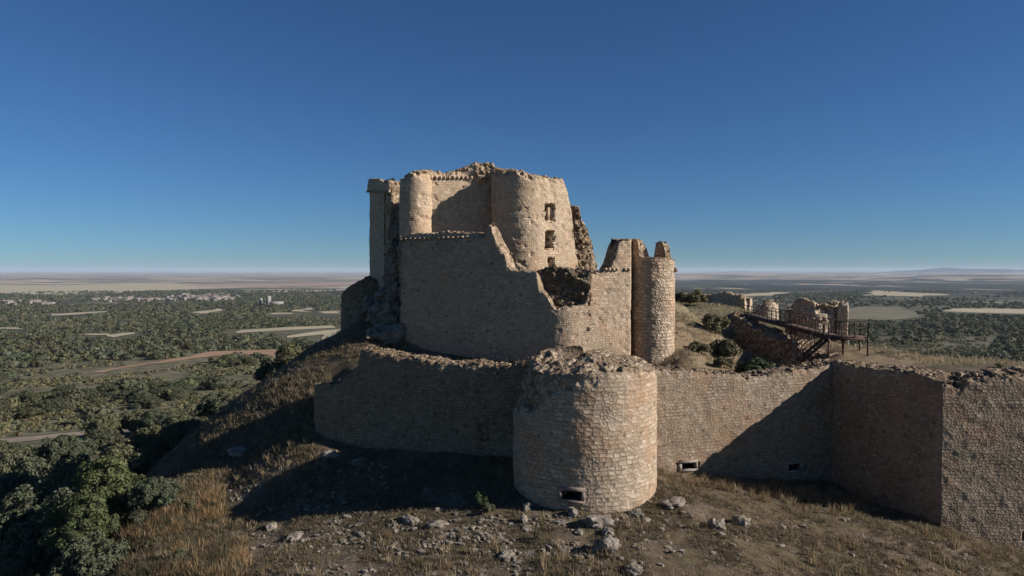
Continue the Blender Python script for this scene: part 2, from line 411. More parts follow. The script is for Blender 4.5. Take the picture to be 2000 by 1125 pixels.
def poly_sdf(x, y, Pn):
    x = np.asarray(x, float); y = np.asarray(y, float)
    d = np.full(x.shape, 1e18); inside = np.zeros(x.shape, bool)
    n = len(Pn)
    for i in range(n):
        a, b = Pn[i], Pn[(i + 1) % n]
        ex, ey = b - a; wx, wy = x - a[0], y - a[1]
        t = np.clip((wx * ex + wy * ey) / (ex * ex + ey * ey), 0, 1)
        d = np.minimum(d, (wx - ex * t) ** 2 + (wy - ey * t) ** 2)
        c = ((a[1] <= y) & (b[1] > y)) | ((b[1] <= y) & (a[1] > y))
        with np.errstate(divide='ignore', invalid='ignore'):
            xi = a[0] + (y - a[1]) / (b[1] - a[1] if b[1] != a[1] else 1e-9) * ex
        inside ^= c & (x < xi)
    d = np.sqrt(d)
    return np.where(inside, d, -d)

def height(x, y, micro=True):
    x = np.asarray(x, float); y = np.asarray(y, float)
    shp = np.broadcast(x, y).shape
    x = np.broadcast_to(x, shp).ravel(); y = np.broadcast_to(y, shp).ravel()
    z = plain(x, y)
    r = np.hypot(x - 5, y - 55)
    k = r < 98
    if k.any():
        xs, ys = x[k], y[k]
        sd = poly_sdf(xs, ys, INNER)
        wid = 0.55 + 5 * sstep(-10.5, -16, xs)
        wi = sstep(-wid, wid, sd)
        zn = tps_eval(FIT_E, xs, ys) * (1 - wi) + tps_eval(FIT_I, xs, ys) * wi
        if micro:
            zn = zn + 0.10 * fbm(xs / 2.6, ys / 2.6, seed=21, oct=4) + 0.035 * fbm(xs / 0.55, ys / 0.55, seed=22, oct=2)
            zn = zn + 0.22 * np.maximum(0, fbm(xs / 1.5, ys / 1.1, seed=25, oct=4) - 0.35) * sstep(42, 34, ys) 
        w = sstep(96, 68, r[k])
        z[k] = z[k] * (1 - w) + zn * w
    return z.reshape(shp)

def ground_at(px, py, dmax=9000.0):
    """where a ray through the photo pixel first meets the terrain beyond d = 90"""
    d = np.geomspace(70, dmax, 3000)
    P0 = at(px, py, 1.0)
    x, z = P0[0] * d, P0[2] * d
    below = z <= height(x, d)
    i = int(np.argmax(below))
    return x[i], d[i]

def axis(lo, hi, step, end_lo, end_hi, grow):
    a = list(np.arange(lo, hi, step))
    s, v = step, a[-1]
    while v < end_hi: s *= grow; v += s; a.append(v)
    s, v, b = step, a[0], []
    while v > end_lo: s *= grow; v -= s; b.append(v)
    return np.array(b[::-1] + a)

def grid_faces(nr, nc, wrap=False):
    i = np.arange(nr - 1)[:, None]; j = np.arange(nc if wrap else nc - 1)[None]
    j2 = (j + 1) % nc
    a = i * nc + j; b = i * nc + j2; c = (i + 1) * nc + j2; d = (i + 1) * nc + j
    return np.stack([a, b, c, d], -1).reshape(-1, 4)

gx = axis(-38, 40, 0.30, -46000, 46000, 1.075)
gy = axis(24, 66, 0.30, -80, 46000, 1.055)
GX, GY = np.meshgrid(gx, gy)
GZ = height(GX, GY)

def ground_mat():
    m, nt, b, out = new_mat('dry_grassland_and_fields'); g = G(nt)
    pos = g.pos(); sp = g.sep(pos)
    flat = g.comb(sp[0], sp[1], 0)
    dist = g.vmath('LENGTH', flat)
    dist = nt.nodes[-1].outputs['Value']
    n1 = g.noise(flat, 0.35, 6, 0.62); n2 = g.noise(flat, 1.8, 6, 0.68); n3 = g.noise(flat, 9, 4, 0.7)
    # the castle hill: olive and straw coloured turf, bare earth, limestone showing through
    turf = g.ramp(n2, [(0.28, (0.075, 0.060, 0.034)), (0.45, (0.125, 0.100, 0.058)), (0.58, (0.175, 0.138, 0.082)), (0.74, (0.255, 0.20, 0.13))])
    earth = g.ramp(n3, [(0.3, (0.15, 0.115, 0.082)), (0.7, (0.26, 0.21, 0.16))])
    hill = g.mix(g.mapr(n1, 0.50, 0.66), turf, earth)
    stone = g.mapr(g.math('ADD', g.math('MULTIPLY', g.noise(g.vmath('ADD', flat, (7, 2, 0)), 0.8, 6, 0.75), 0.7), g.math('MULTIPLY', n3, 0.3)), 0.555, 0.60)
    hill = g.mix(g.math('MULTIPLY', stone, g.attr('stony')), hill, g.ramp(n3, [(0.3, (0.17, 0.16, 0.15)), (0.7, (0.42, 0.40, 0.37))]))
    hill = g.mix(g.attr('earth'), hill, earth)
    hill = g.mix(g.math('MULTIPLY', g.attr('strawy'), g.mapr(n1, 0.36, 0.52)), hill, g.ramp(n2, [(0.3, (0.24, 0.175, 0.10)), (0.7, (0.42, 0.33, 0.21))]))
    # the plain: scrub and dry grass between the oaks
    p1 = g.noise(flat, 0.035, 5, 0.6); p2 = g.noise(flat, 0.16, 5, 0.65)
    scrub = g.ramp(p2, [(0.3, (0.060, 0.062, 0.032)), (0.48, (0.125, 0.115, 0.062)), (0.66, (0.26, 0.22, 0.135))])
    scrub = g.mix(g.mapr(p1, 0.53, 0.66), scrub, g.ramp(p2, [(0.3, (0.14, 0.115, 0.06)), (0.7, (0.25, 0.20, 0.13))]))
    # woodland floor further out, dark and close
    wood = g.ramp(g.noise(g.vmath('MULTIPLY', flat, (0.004, 0.008, 0)), 1.0, 6, 0.66), [(0.3, (0.040, 0.044, 0.028)), (0.5, (0.080, 0.078, 0.048)), (0.6, (0.16, 0.14, 0.09)), (0.72, (0.30, 0.25, 0.17))])
    wood = g.mix(g.mapr(dist, 2300, 3000), wood, g.ramp(g.noise(g.vmath('MULTIPLY', flat, (0.0022, 0.007, 0)), 1.0, 7, 0.72), [(0.3, (0.016, 0.022, 0.017)), (0.50, (0.028, 0.034, 0.024)), (0.59, (0.06, 0.062, 0.042)), (0.68, (0.28, 0.23, 0.16))]))
    land = g.mix(g.mapr(dist, 330, 900), scrub, wood)
    # farmland: a patchwork of straw, plough and fallow
    fw = g.vmath('ADD', g.vmath('MULTIPLY', flat, (0.0010, 0.0026, 0)), g.vmath('SCALE', g.noise(flat, 0.0011, 2, out=1), scale=0.9))
    cc = g.n('ShaderNodeSeparateColor'); g.put(cc.inputs[0], g.voro(fw, 1, 'F1', 0.95, out='Color'))
    patch = g.ramp(cc.outputs[0], [(0.0, (0.44, 0.34, 0.24)), (0.22, (0.52, 0.43, 0.31)), (0.40, (0.27, 0.19, 0.14)), (0.52, (0.38, 0.29, 0.21)), (0.66, (0.06, 0.065, 0.042)), (0.74, (0.48, 0.39, 0.28)), (0.88, (0.12, 0.11, 0.07)), (0.95, (0.56, 0.48, 0.36))], 'CONSTANT')
    fw2 = g.vmath('ADD', g.vmath('MULTIPLY', flat, (0.0032, 0.0085, 0)), (4.1, 7.7, 0))
    cd = g.n('ShaderNodeSeparateColor'); g.put(cd.inputs[0], g.voro(fw2, 1, 'F1', 0.95, out='Color'))
    patch2 = g.ramp(cd.outputs[0], [(0.0, (0.40, 0.31, 0.22)), (0.25, (0.13, 0.115, 0.08)), (0.42, (0.30, 0.22, 0.16)), (0.6, (0.045, 0.05, 0.033)), (0.75, (0.48, 0.40, 0.29)), (0.9, (0.20, 0.15, 0.11))], 'CONSTANT')
    patch = g.mix(g.mapr(g.noise(g.vmath('MULTIPLY', flat, (0.0007, 0.0016, 0)), 1.0, 3), 0.46, 0.52), patch, patch2)
    strip = g.noise(g.vmath('ADD', g.vmath('MULTIPLY', flat, (0.0009, 0.0052, 0)), (9, 3, 0)), 1.0, 6, 0.68)
    patch = g.mix(g.math('MULTIPLY', g.mapr(strip, 0.50, 0.58), 0.85), patch, (0.045, 0.05, 0.036))
    farm = g.attr('farm')
    farmm = g.mapr(g.math('ADD', farm, g.math('MULTIPLY', g.math('SUBTRACT', g.noise(g.vmath('MULTIPLY', flat, (1.0, 0.6, 0)), 0.0016, 6, 0.62), 0.5), 2.0)), 0.46, 0.54)
    land = g.mix(farmm, land, patch)
    hills = g.mix(g.mapr(g.noise(flat, 0.002, 4), 0.45, 0.6), (0.012, 0.020, 0.020), (0.030, 0.036, 0.032))
    land = g.mix(g.attr('ridge'), land, hills)
    hill = g.mix(1.0, hill, (0.72, 0.685, 0.65, 1), 'MULTIPLY')
    land = g.mix(1.0, land, (0.86, 0.86, 0.86, 1), 'MULTIPLY')
    col = g.mix(g.mapr(dist, 62, 92), hill, land)
    g.put(b.inputs['Base Color'], col)
    nb = g.bump(g.math('ADD', n2, g.math('MULTIPLY', n3, 0.5)), 0.12)
    g.put(b.inputs['Normal'], nb)
    return m
M['ground'] = ground_mat()
_r = np.hypot(GX, GY)
_ang = np.arctan2(GX, np.maximum(GY, 1.0))
# woodland on the left gives way to farmland at 3.4 km, on the right the two interlock from 1.4 km on
_farm = np.where(GX < 0, sstep(2700, 4000, _r + 500 * vnoise(GX / 900, GY / 900, seed=31)), 0.24 * sstep(900, 1500, _r) + 0.06 * sstep(2500, 5000, _r) + 0.42 * sstep(6500, 9500, _r))
_ridge = np.zeros_like(GX)
for cx, cy, rx, ry in ((13500, 22000, 1100, 2600), (12300, 22500, 900, 2200), (16300, 22000, 1200, 2600), (14700, 21500, 800, 2000)):
    _ridge = np.maximum(_ridge, np.exp(-0.6 * (((GX - cx) / rx) ** 2 + ((GY - cy) / ry) ** 2)))
_ridge = sstep(0.3, 0.6, _ridge)
_stony = 0.25 + 0.75 * sstep(8, 0, GX) * sstep(40.5, 38, GY) * sstep(-16, -11, GX) + 0.5 * sstep(-9, -14, GX) * sstep(56, 50, GY)
_stony = np.clip(_stony, 0, 1)
_path = np.exp(-((GX + 13.2 - 0.10 * (GY - 34) + 0.5 * np.sin(GY / 2.0)) / 1.05) ** 2) * sstep(41.5, 39, GY) * sstep(20, 28, GY)
_path = np.clip(_path * 1.1, 0, 1)
_strawy = sstep(10, 12, GX) * sstep(46, 48, GY)
V = np.c_[GX.ravel(), GY.ravel(), GZ.ravel()]
ground = bpy.data.objects.new('ground', mesh_data('ground', V, grid_faces(*GX.shape), attrs={'farm': _farm.ravel(), 'ridge': _ridge.ravel(), 'strawy': _strawy.ravel(), 'stony': _stony.ravel(), 'earth': _path.ravel()}, smooth=True, mat=M['ground']))
COL.objects.link(ground); tag(ground, kind='structure')

# ------------------------------------------------------------------ walls
def resample(P, ds, closed=False):
    P = np.asarray(P, float)
    if closed: P = np.r_[P, P[:1]]
    L = np.r_[0, np.cumsum(np.hypot(*np.diff(P, axis=0).T))]
    n = max(3, int(round(L[-1] / ds)))
    s = np.linspace(0, L[-1], n + 1)
    if closed: s = s[:-1]
    return np.c_[np.interp(s, L, P[:, 0]), np.interp(s, L, P[:, 1])], s, L[-1]

def arc(c, r, a0, a1, n=24):
    a = np.radians(np.linspace(a0, a1, n))
    return [(c[0] + r * math.cos(q), c[1] + r * math.sin(q)) for q in a]

def image_top(pairs):
    q = np.array(pairs, float)
    def f(s, xy):
        x, d = xy[:, 0], xy[:, 1]
        px = 1000 + FPX * x / d
        py = np.interp(px, q[:, 0], q[:, 1])
        return z_at(py, d)
    return f

def wall(name, path, top, bot, thick, mat, parent=None, ds=0.09, dz=0.09, nt=9, off=None, jag=0.14, rough=0.03, seed=1, closed=False,
         dome=None, in_bot=None, toprough=0.10, rubtop=0.25, crumble=0.10, caps=True, core=0.0, sm=12):
    """a masonry wall: outer face along `path` (outward = right of travel), ragged top, rubble-filled thickness, inner face, ends"""
    XY, s, L = resample(path, ds, closed)
    n = len(XY)
    T = (np.roll(XY, -1, 0) - np.roll(XY, 1, 0)) if closed else np.gradient(XY, axis=0)
    T /= np.linalg.norm(T, axis=1)[:, None]
    N = np.c_[T[:, 1], -T[:, 0]]
    zt = np.asarray(top(s, XY), float)
    blk = (hash1(s / 0.42 + 3 * np.sin(s * 0.7), seed) - 0.5) + 0.6 * (hash1(s / 0.19, seed + 5) - 0.5) + 0.9 * fbm(s / 1.7, s * 0, seed=seed + 9, oct=3)
    zt = zt + jag * blk
    zb = bot(s, XY) if callable(bot) else np.full(n, float(bot))
    nv = max(6, int((zt - zb).max() / dz))
    k = np.linspace(0, 1, nv)
    Z = zb[:, None] + (zt - zb)[:, None] * k[None]                 # n x nv
    S = np.repeat(s[:, None], nv, 1)
    X0 = XY[:, 0][:, None] + 0 * Z; Y0 = XY[:, 1][:, None] + 0 * Z
    o = np.zeros_like(Z); rub = np.full_like(Z, core)
    if off is not None:
        o, rr = off(S, Z, X0, Y0, zt[:, None]); rub = np.maximum(rub, rr)
    o = o - rough * (fbm(X0 / 0.5, Y0 / 0.5, Z / 0.4, seed=seed, oct=3) + 1.2 * fbm(X0 / 2.2, Y0 / 2.2, Z / 1.8, seed=seed + 3, oct=2))
    edge = np.clip((Z - (zt[:, None] - 0.6)) / 0.6, 0, 1)            # the top courses have lost stones
    o = o + edge ** 2 * crumble * (0.7 + fbm(X0 / 0.3, Y0 / 0.3, Z / 0.25, seed=seed + 7, oct=2))
    rub = np.maximum(rub, edge * rubtop * 1.6)
    PX = X0 - N[:, 0][:, None] * o; PY = Y0 - N[:, 1][:, None] * o
    cols = [np.stack([PX, PY, Z], -1)]; uvs = [np.stack([S, Z], -1)]; rubs = [rub]
    t = np.linspace(0, 1, nt + 1)[1:]
    oe = o[:, -1]
    dep = oe[:, None] + (thick - oe)[:, None] * t[None]
    TX = XY[:, 0][:, None] - N[:, 0][:, None] * dep; TY = XY[:, 1][:, None] - N[:, 1][:, None] * dep
    ssm = np.convolve(np.pad(zt, sm, mode='wrap' if closed else 'edge'), np.ones(2 * sm + 1) / (2 * sm + 1), 'valid')
    zb_top = zt[:, None] * (1 - np.clip(t * 3, 0, 1)) + ssm[:, None] * np.clip(t * 3, 0, 1)
    TZ = zb_top + toprough * (fbm(TX / 0.32, TY / 0.32, seed=seed + 11, oct=3) + 0.5 * fbm(TX / 1.1, TY / 1.1, seed=seed + 12, oct=2))
    if dome is not None: TZ = TZ + dome(TX, TY, t[None])
    cols.append(np.stack([TX, TY, TZ], -1)); uvs.append(np.stack([S[:, :1] + 0 * TX, zt[:, None] + dep], -1)); rubs.append(np.full_like(TX, 1.0))
    if in_bot is not None:
        ni = max(4, int((zt.mean() - in_bot) / (dz * 2)))
        kk = np.linspace(0, 1, ni + 1)[1:]
        IZ = TZ[:, -1:] * (1 - kk) + in_bot * kk
        oi = thick + rough * 1.5 * fbm(TX[:, -1:] / 0.6 + 0 * IZ, TY[:, -1:] / 0.6 + 0 * IZ, IZ / 0.5, seed=seed + 13, oct=3)
        cols.append(np.stack([XY[:, 0][:, None] - N[:, 0][:, None] * oi, XY[:, 1][:, None] - N[:, 1][:, None] * oi, IZ], -1))
        uvs.append(np.stack([S[:, :1] + 0 * IZ, IZ], -1)); rubs.append(np.full_like(IZ, 0.3))
    Vg = np.concatenate(cols, 1); U = np.concatenate(uvs, 1); Rb = np.concatenate(rubs, 1)
    nc = Vg.shape[1]
    if closed:
        Vg = np.concatenate([Vg, Vg[:1]]); Ul = U[:1].copy(); Ul[..., 0] = L; U = np.concatenate([U, Ul]); Rb = np.concatenate([Rb, Rb[:1]])
    nr = Vg.shape[0]
    Fs = [grid_faces(nr, nc)]
    VV, UU, RR = [Vg.reshape(-1, 3)], [U.reshape(-1, 2)], [Rb.ravel()]
    base = nr * nc
    if caps and not closed:
        for i, sg in ((0, -1), (n - 1, 1)):
            A = Vg[i, :nv]; din = np.array([-N[i, 0], -N[i, 1], 0]) 
            tt = np.linspace(0, 1, nt + 1)
            C = A[:, None, :] + din[None, None] * ((thick - o[i])[:, None, None] * tt[None, :, None])
            zz = np.linspace(0, 1, nv)[:, None]
            ztop_t = np.r_[zt[i], TZ[i]]
            C[:, :, 2] = zb[i] + zz * (ztop_t[None] - zb[i])
            bulge = rough * 3 * fbm(C[..., 0] / 0.35, C[..., 1] / 0.35, C[..., 2] / 0.3, seed=seed + 20 + i, oct=3) + 0.10 * fbm(C[..., 0] / 1.1, C[..., 1] / 1.1, C[..., 2] / 0.9, seed=seed + 40 + i, oct=2)
            bulge[:, 0] = 0; bulge[-1] = 0
            C[..., 0] += sg * T[i, 0] * bulge; C[..., 1] += sg * T[i, 1] * bulge
            VV.append(C.reshape(-1, 3)); UU.append(np.stack([tt[None] * thick + 0 * zz, C[..., 2]], -1).reshape(-1, 2)); RR.append(np.full(C.shape[0] * C.shape[1], max(core, 0.75)))
            f = grid_faces(nv, nt + 1) + base
            Fs.append(f if sg > 0 else f[:, ::-1]); base += C.shape[0] * C.shape[1]
    o_ = make(name, np.concatenate(VV), np.concatenate(Fs), mat, parent, np.concatenate(UU), {'rub': np.concatenate(RR)}, smooth=False)
    return o_

def px_rects(rects, wob=1.5, seed=3):
    """recesses pushed back into a wall face: (px0, px1, py0, py1, depth)"""
    def f(S, Z, X, Y, ZT):
        px, py = px_of(X, Y, Z)
        wx = wob * vnoise(S / 0.25, Z / 0.25, seed=seed); wy = wob * vnoise(S / 0.25, Z / 0.25, seed=seed + 1)
        o = np.zeros_like(Z); rub = np.zeros_like(Z)
        for a, b_, c, d, dep in rects:
            k = (px + wx > a) & (px + wx < b_) & (py + wy > c) & (py + wy < d)
            o[k] = dep; rub[k] = 0.3
        return o, rub
    return f

def lump(c, r, sq=(1, 1, 0.7), seed=0, sub=2):
    """vertices and quads of one angular stone (a cube sphere, cut and roughened)"""
    n = 2 ** sub + 1
    g_ = np.linspace(-1, 1, n); A, B = np.meshgrid(g_, g_, indexing='ij')
    Vs, Fq = [], []; base = 0
    for ax in range(3):
        for sg in (-1, 1):
            P = np.zeros((n, n, 3)); P[..., ax] = sg; P[..., (ax + 1) % 3] = A; P[..., (ax + 2) % 3] = B * sg
            P = P.reshape(-1, 3); Vs.append(P); Fq.append(grid_faces(n, n) + base); base += n * n
    P = np.concatenate(Vs)
    D = P / np.linalg.norm(P, axis=1)[:, None]
    P = D * 0.75 + P * 0.25
    sx = seed * 13.7
    P = P * (1 + 0.32 * fbm(D[:, 0] * 1.3 + sx, D[:, 1] * 1.3, D[:, 2] * 1.3, seed=seed, oct=4, gain=0.55))[:, None]
    a = (seed * 2.399) % 6.283; ca, sa = math.cos(a), math.sin(a)
    P = P * np.array(sq) * r
    P = np.c_[P[:, 0] * ca - P[:, 1] * sa, P[:, 0] * sa + P[:, 1] * ca, P[:, 2]]
    return P + np.asarray(c, float), np.concatenate(Fq)

def stones_on(name, pts, rmin, rmax, mat, parent, seed=1, sub=1):
    """loose stones lying on a wall head, as one part"""
    r_ = np.random.default_rng(seed); mb = MB()
    for i, p in enumerate(pts):
        r = rmin + (rmax - rmin) * r_.random() ** 2
        v, f = lump(p, r, (r_.uniform(0.8, 1.5), r_.uniform(0.7, 1.1), r_.uniform(0.5, 0.9)), seed=seed * 100 + i, sub=sub)
        mb.add(v, f)
    V = np.concatenate(mb.V)
    o = make(name, V, np.concatenate(mb.F), mat, parent, np.c_[V[:, 0], V[:, 2]], {'rub': np.full(len(V), 1.0)})
    o['kind'] = 'stuff'
    return o

def along_top(path, top, thick, n, seed, closed=False, lo=0.05, hi=0.9, lift=0.02):
    XY, s, L = resample(path, 0.1, closed); r_ = np.random.default_rng(seed)
    T = np.gradient(XY, axis=0); T /= np.linalg.norm(T, axis=1)[:, None]; N = np.c_[T[:, 1], -T[:, 0]]
    zt = top(s, XY); P = []
    for _ in range(n):
        i = r_.integers(0, len(XY)); t = r_.uniform(lo, hi) * thick
        P.append((XY[i, 0] - N[i, 0] * t, XY[i, 1] - N[i, 1] * t, zt[i] + lift))
    return P

def corbels(name, path, zf, mat, parent, step=0.42, size=(0.2, 0.24, 0.2), seed=2):
    XY, s, L = resample(path, step); T = np.gradient(XY, axis=0)
    for i in range(len(XY)):
        t = T[i] / np.linalg.norm(T[i]); nrm = np.array([t[1], -t[0]])
        if hash1(np.array([i + seed * 50.0]))[0] < 0.12: continue
        c = XY[i] + nrm * 0.02
        mb = MB(); mb.box((c[0], c[1], zf(XY[i])), (size[0], size[1] , size[2]), math.atan2(t[1], t[0]), jit=0.025); mb.build(name, mat, parent)
# ------------------------------------------------------------------ the artillery tower in front
TC = np.array([4.06, 40.0]); TR = 3.98
tower = empty('artillery_tower', (TC[0], TC[1], -12.4))
tag(tower, 'squat round stone tower with a crumbling rubble top and a slot near its foot', 'tower')
_tp = arc(TC, TR, -180, 180, 161)[:-1]
def t_off(S, Z, X, Y, ZT):
    a = np.degrees(np.arctan2(Y - TC[1], X - TC[0]))              # -90 faces the camera, 180 is the left
    left = sstep(-88, -165, a) + (a > 120)
    left = np.clip(left, 0, 1)
    zf = -5.5 - 2.25 * left + 0.35 * fbm(S / 0.9, S * 0, seed=4, oct=3)
    up = sstep(-0.05, 0.12, Z - zf)
    o = up * (0.05 + 0.20 * left + (0.06 + 0.16 * left) * fbm(X / 0.5, Y / 0.5, Z / 0.4, seed=14, oct=3)) + 0.22 * up * left * np.clip((Z - zf), 0, 3)
    rub = up * (0.45 + 0.6 * left)
    px, py = px_of(X, Y, Z)
    k = (px > 1093.5) & (px < 1138.5) & (py > 956) & (py < 979.5) & (Y < TC[1])
    o = np.where(k, 1.15, o); rub = np.where(k, 0.2, rub)
    o = o + 0.035 * sstep(-11.6, -12.6, Z) * fbm(X / 0.4, Y / 0.4, Z / 0.3, seed=15)
    return o, rub
def t_top(s, xy):
    a = np.degrees(np.arctan2(xy[:, 1] - TC[1], xy[:, 0] - TC[0]))
    return -5.32 + 0.42 * np.exp(-((a + 200) / 40) ** 2) + 0.42 * np.exp(-((a - 160) / 40) ** 2) + 0.12 * np.sin(np.radians(a * 3))
wall('drum_wall', _tp, t_top, -13.6, TR * 0.97, M['tower'], tower, ds=0.055, dz=0.06, nt=34, off=t_off, jag=0.08, rough=0.022, seed=41, closed=True,
     dome=lambda x, y, t: 0.62 * np.sin(np.clip(t, 0, 1) * math.pi / 2) + 0.05 * fbm(x / 0.25, y / 0.25, seed=88, oct=3) + 0.12 * fbm(x / 0.9, y / 0.9, seed=77, oct=3), toprough=0.06, crumble=0.04)
_r = np.random.default_rng(5)
stones_on('rubble_top', [(TC[0] + q * math.cos(a), TC[1] + q * math.sin(a), -4.78 - 0.42 * (q / TR) ** 2 + 0.02) for q, a in zip(TR * np.sqrt(_r.uniform(0.02, 0.80, 170)), _r.uniform(0, 6.283, 170))], 0.03, 0.07, M['ruin'], tower, seed=6)

def frame_at(name, px0, px1, py0, py1, d, mats, parent, jamb=0.0, lint=0.0, left=True, right=True, rz=0.0):
    """dressed stones round a gun slot, a little proud of the face; the dark chamber behind it is a sub-part"""
    a, b_ = at(px0, py1, d), at(px1, py0, d)
    cx, z0, z1 = (a[0] + b_[0]) / 2, a[2], b_[2]; w = b_[0] - a[0]; zc = (z0 + z1) / 2
    ca, sa = math.cos(rz), math.sin(rz)
    def put(mb, u, z, su, sz, y0, y1, jit=0.010):                 # u along the face, y into the wall
        yc = (y0 + y1) / 2
        mb.box((cx + u * ca - yc * sa, d + u * sa + yc * ca, z), (su, y1 - y0, sz), rz, jit=jit)
    mb = MB()
    lj, rj = (jamb if left else 0.10), (jamb if right else 0.10)
    put(mb, -w / 2 - lj / 2, zc, lj, z1 - z0, -0.03, 0.30); put(mb, w / 2 + rj / 2, zc, rj, z1 - z0, -0.03, 0.30)
    put(mb, (rj - lj) / 2, z1 + lint / 2, w + lj + rj + 0.04, lint, -0.04, 0.30); put(mb, 0, z0 - 0.06, w + lj + rj, 0.12, -0.035, 0.30)
    o = mb.build(name, mats, parent)
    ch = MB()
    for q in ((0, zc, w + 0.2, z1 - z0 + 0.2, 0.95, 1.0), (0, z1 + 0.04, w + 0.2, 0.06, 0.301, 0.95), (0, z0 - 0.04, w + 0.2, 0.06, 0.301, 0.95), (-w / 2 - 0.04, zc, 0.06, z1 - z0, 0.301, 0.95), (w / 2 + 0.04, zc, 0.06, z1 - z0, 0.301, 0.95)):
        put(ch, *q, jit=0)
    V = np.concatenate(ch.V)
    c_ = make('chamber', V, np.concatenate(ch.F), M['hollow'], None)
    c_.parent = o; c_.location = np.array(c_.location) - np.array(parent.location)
    return o
_d = TC[1] - math.sqrt(TR ** 2 - (at(1115, 968, 36)[0] - TC[0]) ** 2)
frame_at('gun_loop', 1097, 1135, 959, 977, _d - 0.02, M['pinkstone'], tower, jamb=0.20, lint=0.20, rz=math.asin((at(1115, 968, 36)[0] - TC[0]) / TR))

# ------------------------------------------------------------------ outer wall to the left, with its turret
lw = empty('outer_wall', (-5, 45, -11.3))
tag(lw, 'low shaded outer wall left of the round tower, with sunlit broken top and rounded turret at its end', 'wall')
C1 = np.array([-11.2, 48.3])
_lp = arc(C1, 2.1, 110, 253, 34) + [(0.3, 42.75), (2.2, 42.15)]
_lt = image_top([(600, 757), (618, 755), (640, 750), (660, 743), (680, 733), (694, 724), (699, 702), (704, 683), (710, 681), (737, 690), (782, 696), (841, 707), (909, 714), (976, 716), (1010, 713), (1040, 712)])
_lo = px_rects([(932, 955, 812, 862, 0.10)], wob=5)
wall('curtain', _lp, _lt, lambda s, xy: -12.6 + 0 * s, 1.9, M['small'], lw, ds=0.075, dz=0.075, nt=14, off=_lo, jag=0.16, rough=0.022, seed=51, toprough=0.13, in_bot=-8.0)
stones_on('rubble_top', along_top(_lp, _lt, 1.9, 300, 8), 0.04, 0.12, M['ruin'], lw, seed=9)
mb = MB()
for i in range(34):
    p = at(_r.uniform(930, 956), _r.uniform(812, 862), 44.2)
    mb.box((p[0], 42.75 + (0.3 - p[0]) * 0.2925 + 0.08, p[2]), (_r.uniform(0.25, 0.5), 0.12, _r.uniform(0.16, 0.26)), -0.285, jit=0.03)
mb.build('blocked_doorway', M['outer'], lw)

# ------------------------------------------------------------------ outer wall to the right, and the angular bastion
rw = empty('outer_wall', (14, 44, -12.3))
tag(rw, 'straight rubble outer wall between round tower and angular bastion, crossed by a diagonal shadow', 'wall')
_rp = [(7.2, 41.4), (20.9, 46.5), (22.0, 46.9)]
_rt = image_top([(1240, 716), (1282, 720), (1300, 723), (1330, 726), (1420, 732), (1480, 737), (1520, 731), (1560, 727), (1585, 721), (1610, 714), (1640, 707)])
_ro = px_rects([(1326, 1365, 901.5, 919, 1.15), (1534, 1570, 903.5, 921, 1.15), (1642, 1664, 930, 941, 0.6)], wob=0.6)
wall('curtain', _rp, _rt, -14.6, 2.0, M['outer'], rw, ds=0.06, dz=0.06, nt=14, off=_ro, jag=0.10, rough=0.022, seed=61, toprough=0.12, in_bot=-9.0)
stones_on('rubble_top', along_top(_rp, _rt, 2.0, 160, 12), 0.04, 0.12, M['ruin'], rw, seed=13)
_a = math.atan2(46.5 - 41.4, 20.9 - 7.2)
for (a, b_, c, d_) in ((1329, 1362, 904, 917), (1537, 1567, 906, 919)):
    k_ = ((a + b_) / 2 - 1000) / FPX; t_ = (k_ * 41.4 - 7.2) / (13.7 - k_ * 5.1); yy = 41.4 + 5.1 * t_
    frame_at('gun_loop', a, b_, c, d_, yy - 0.02, M['dressed'], rw, jamb=0.20, lint=0.14, rz=_a, right=(a != 1329))

bs = empty('bastion', (26, 43, -14.6))
tag(bs, 'angular rubble bastion with one face in deep shade and a sharp front corner', 'bastion')
_bp = [(20.75, 47.0), (20.9, 46.45), (23.5, 39.0), (36, 38.4), (52, 37.8)]
_bt = image_top([(1590, 707), (1632, 709), (1680, 716), (1740, 722), (1800, 732), (1840, 746), (1850, 750), (1862, 752), (1875, 757), (1890, 742), (1905, 736), (1950, 733), (2000, 733), (2400, 728)])
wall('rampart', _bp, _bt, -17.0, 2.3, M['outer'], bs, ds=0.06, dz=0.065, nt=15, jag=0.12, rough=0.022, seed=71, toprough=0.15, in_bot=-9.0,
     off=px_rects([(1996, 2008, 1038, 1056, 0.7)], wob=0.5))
stones_on('rubble_top', along_top(_bp, _bt, 2.3, 360, 15), 0.04, 0.14, M['ruin'], bs, seed=16)
# ------------------------------------------------------------------ inner ward wall (big shaded face, sunlit return)
iw = empty('ward_wall', (0, 54, -6.5))
tag(iw, 'tall inner castle wall with stepped broken top and a gaping hole above its rounded corner', 'wall')
def rounded(P0, Pc, P1, r, n=14):
    P0, Pc, P1 = map(lambda q: np.array(q, float), (P0, Pc, P1))
    u = (P0 - Pc) / np.linalg.norm(P0 - Pc); v = (P1 - Pc) / np.linalg.norm(P1 - Pc)
    th = math.acos(float(np.clip(u @ v, -1, 1))); t = r / math.tan(th / 2)
    a, b_ = Pc + u * t, Pc + v * t
    out = []
    for k in np.linspace(0, 1, n):
        out.append(tuple((1 - k) ** 2 * a + 2 * k * (1 - k) * Pc + k * k * b_))
    return out
_ip = [(-9.0, 60.6), (-9.25, 58.5)] + rounded((-9.25, 58.5), (-8.95, 57.0), (3.9, 52.0), 0.35, 6) + rounded((-8.95, 57.0), (3.75, 51.75), (8.95, 54.1), 2.6, 22) + [(8.95, 54.1), (9.25, 55.6)]
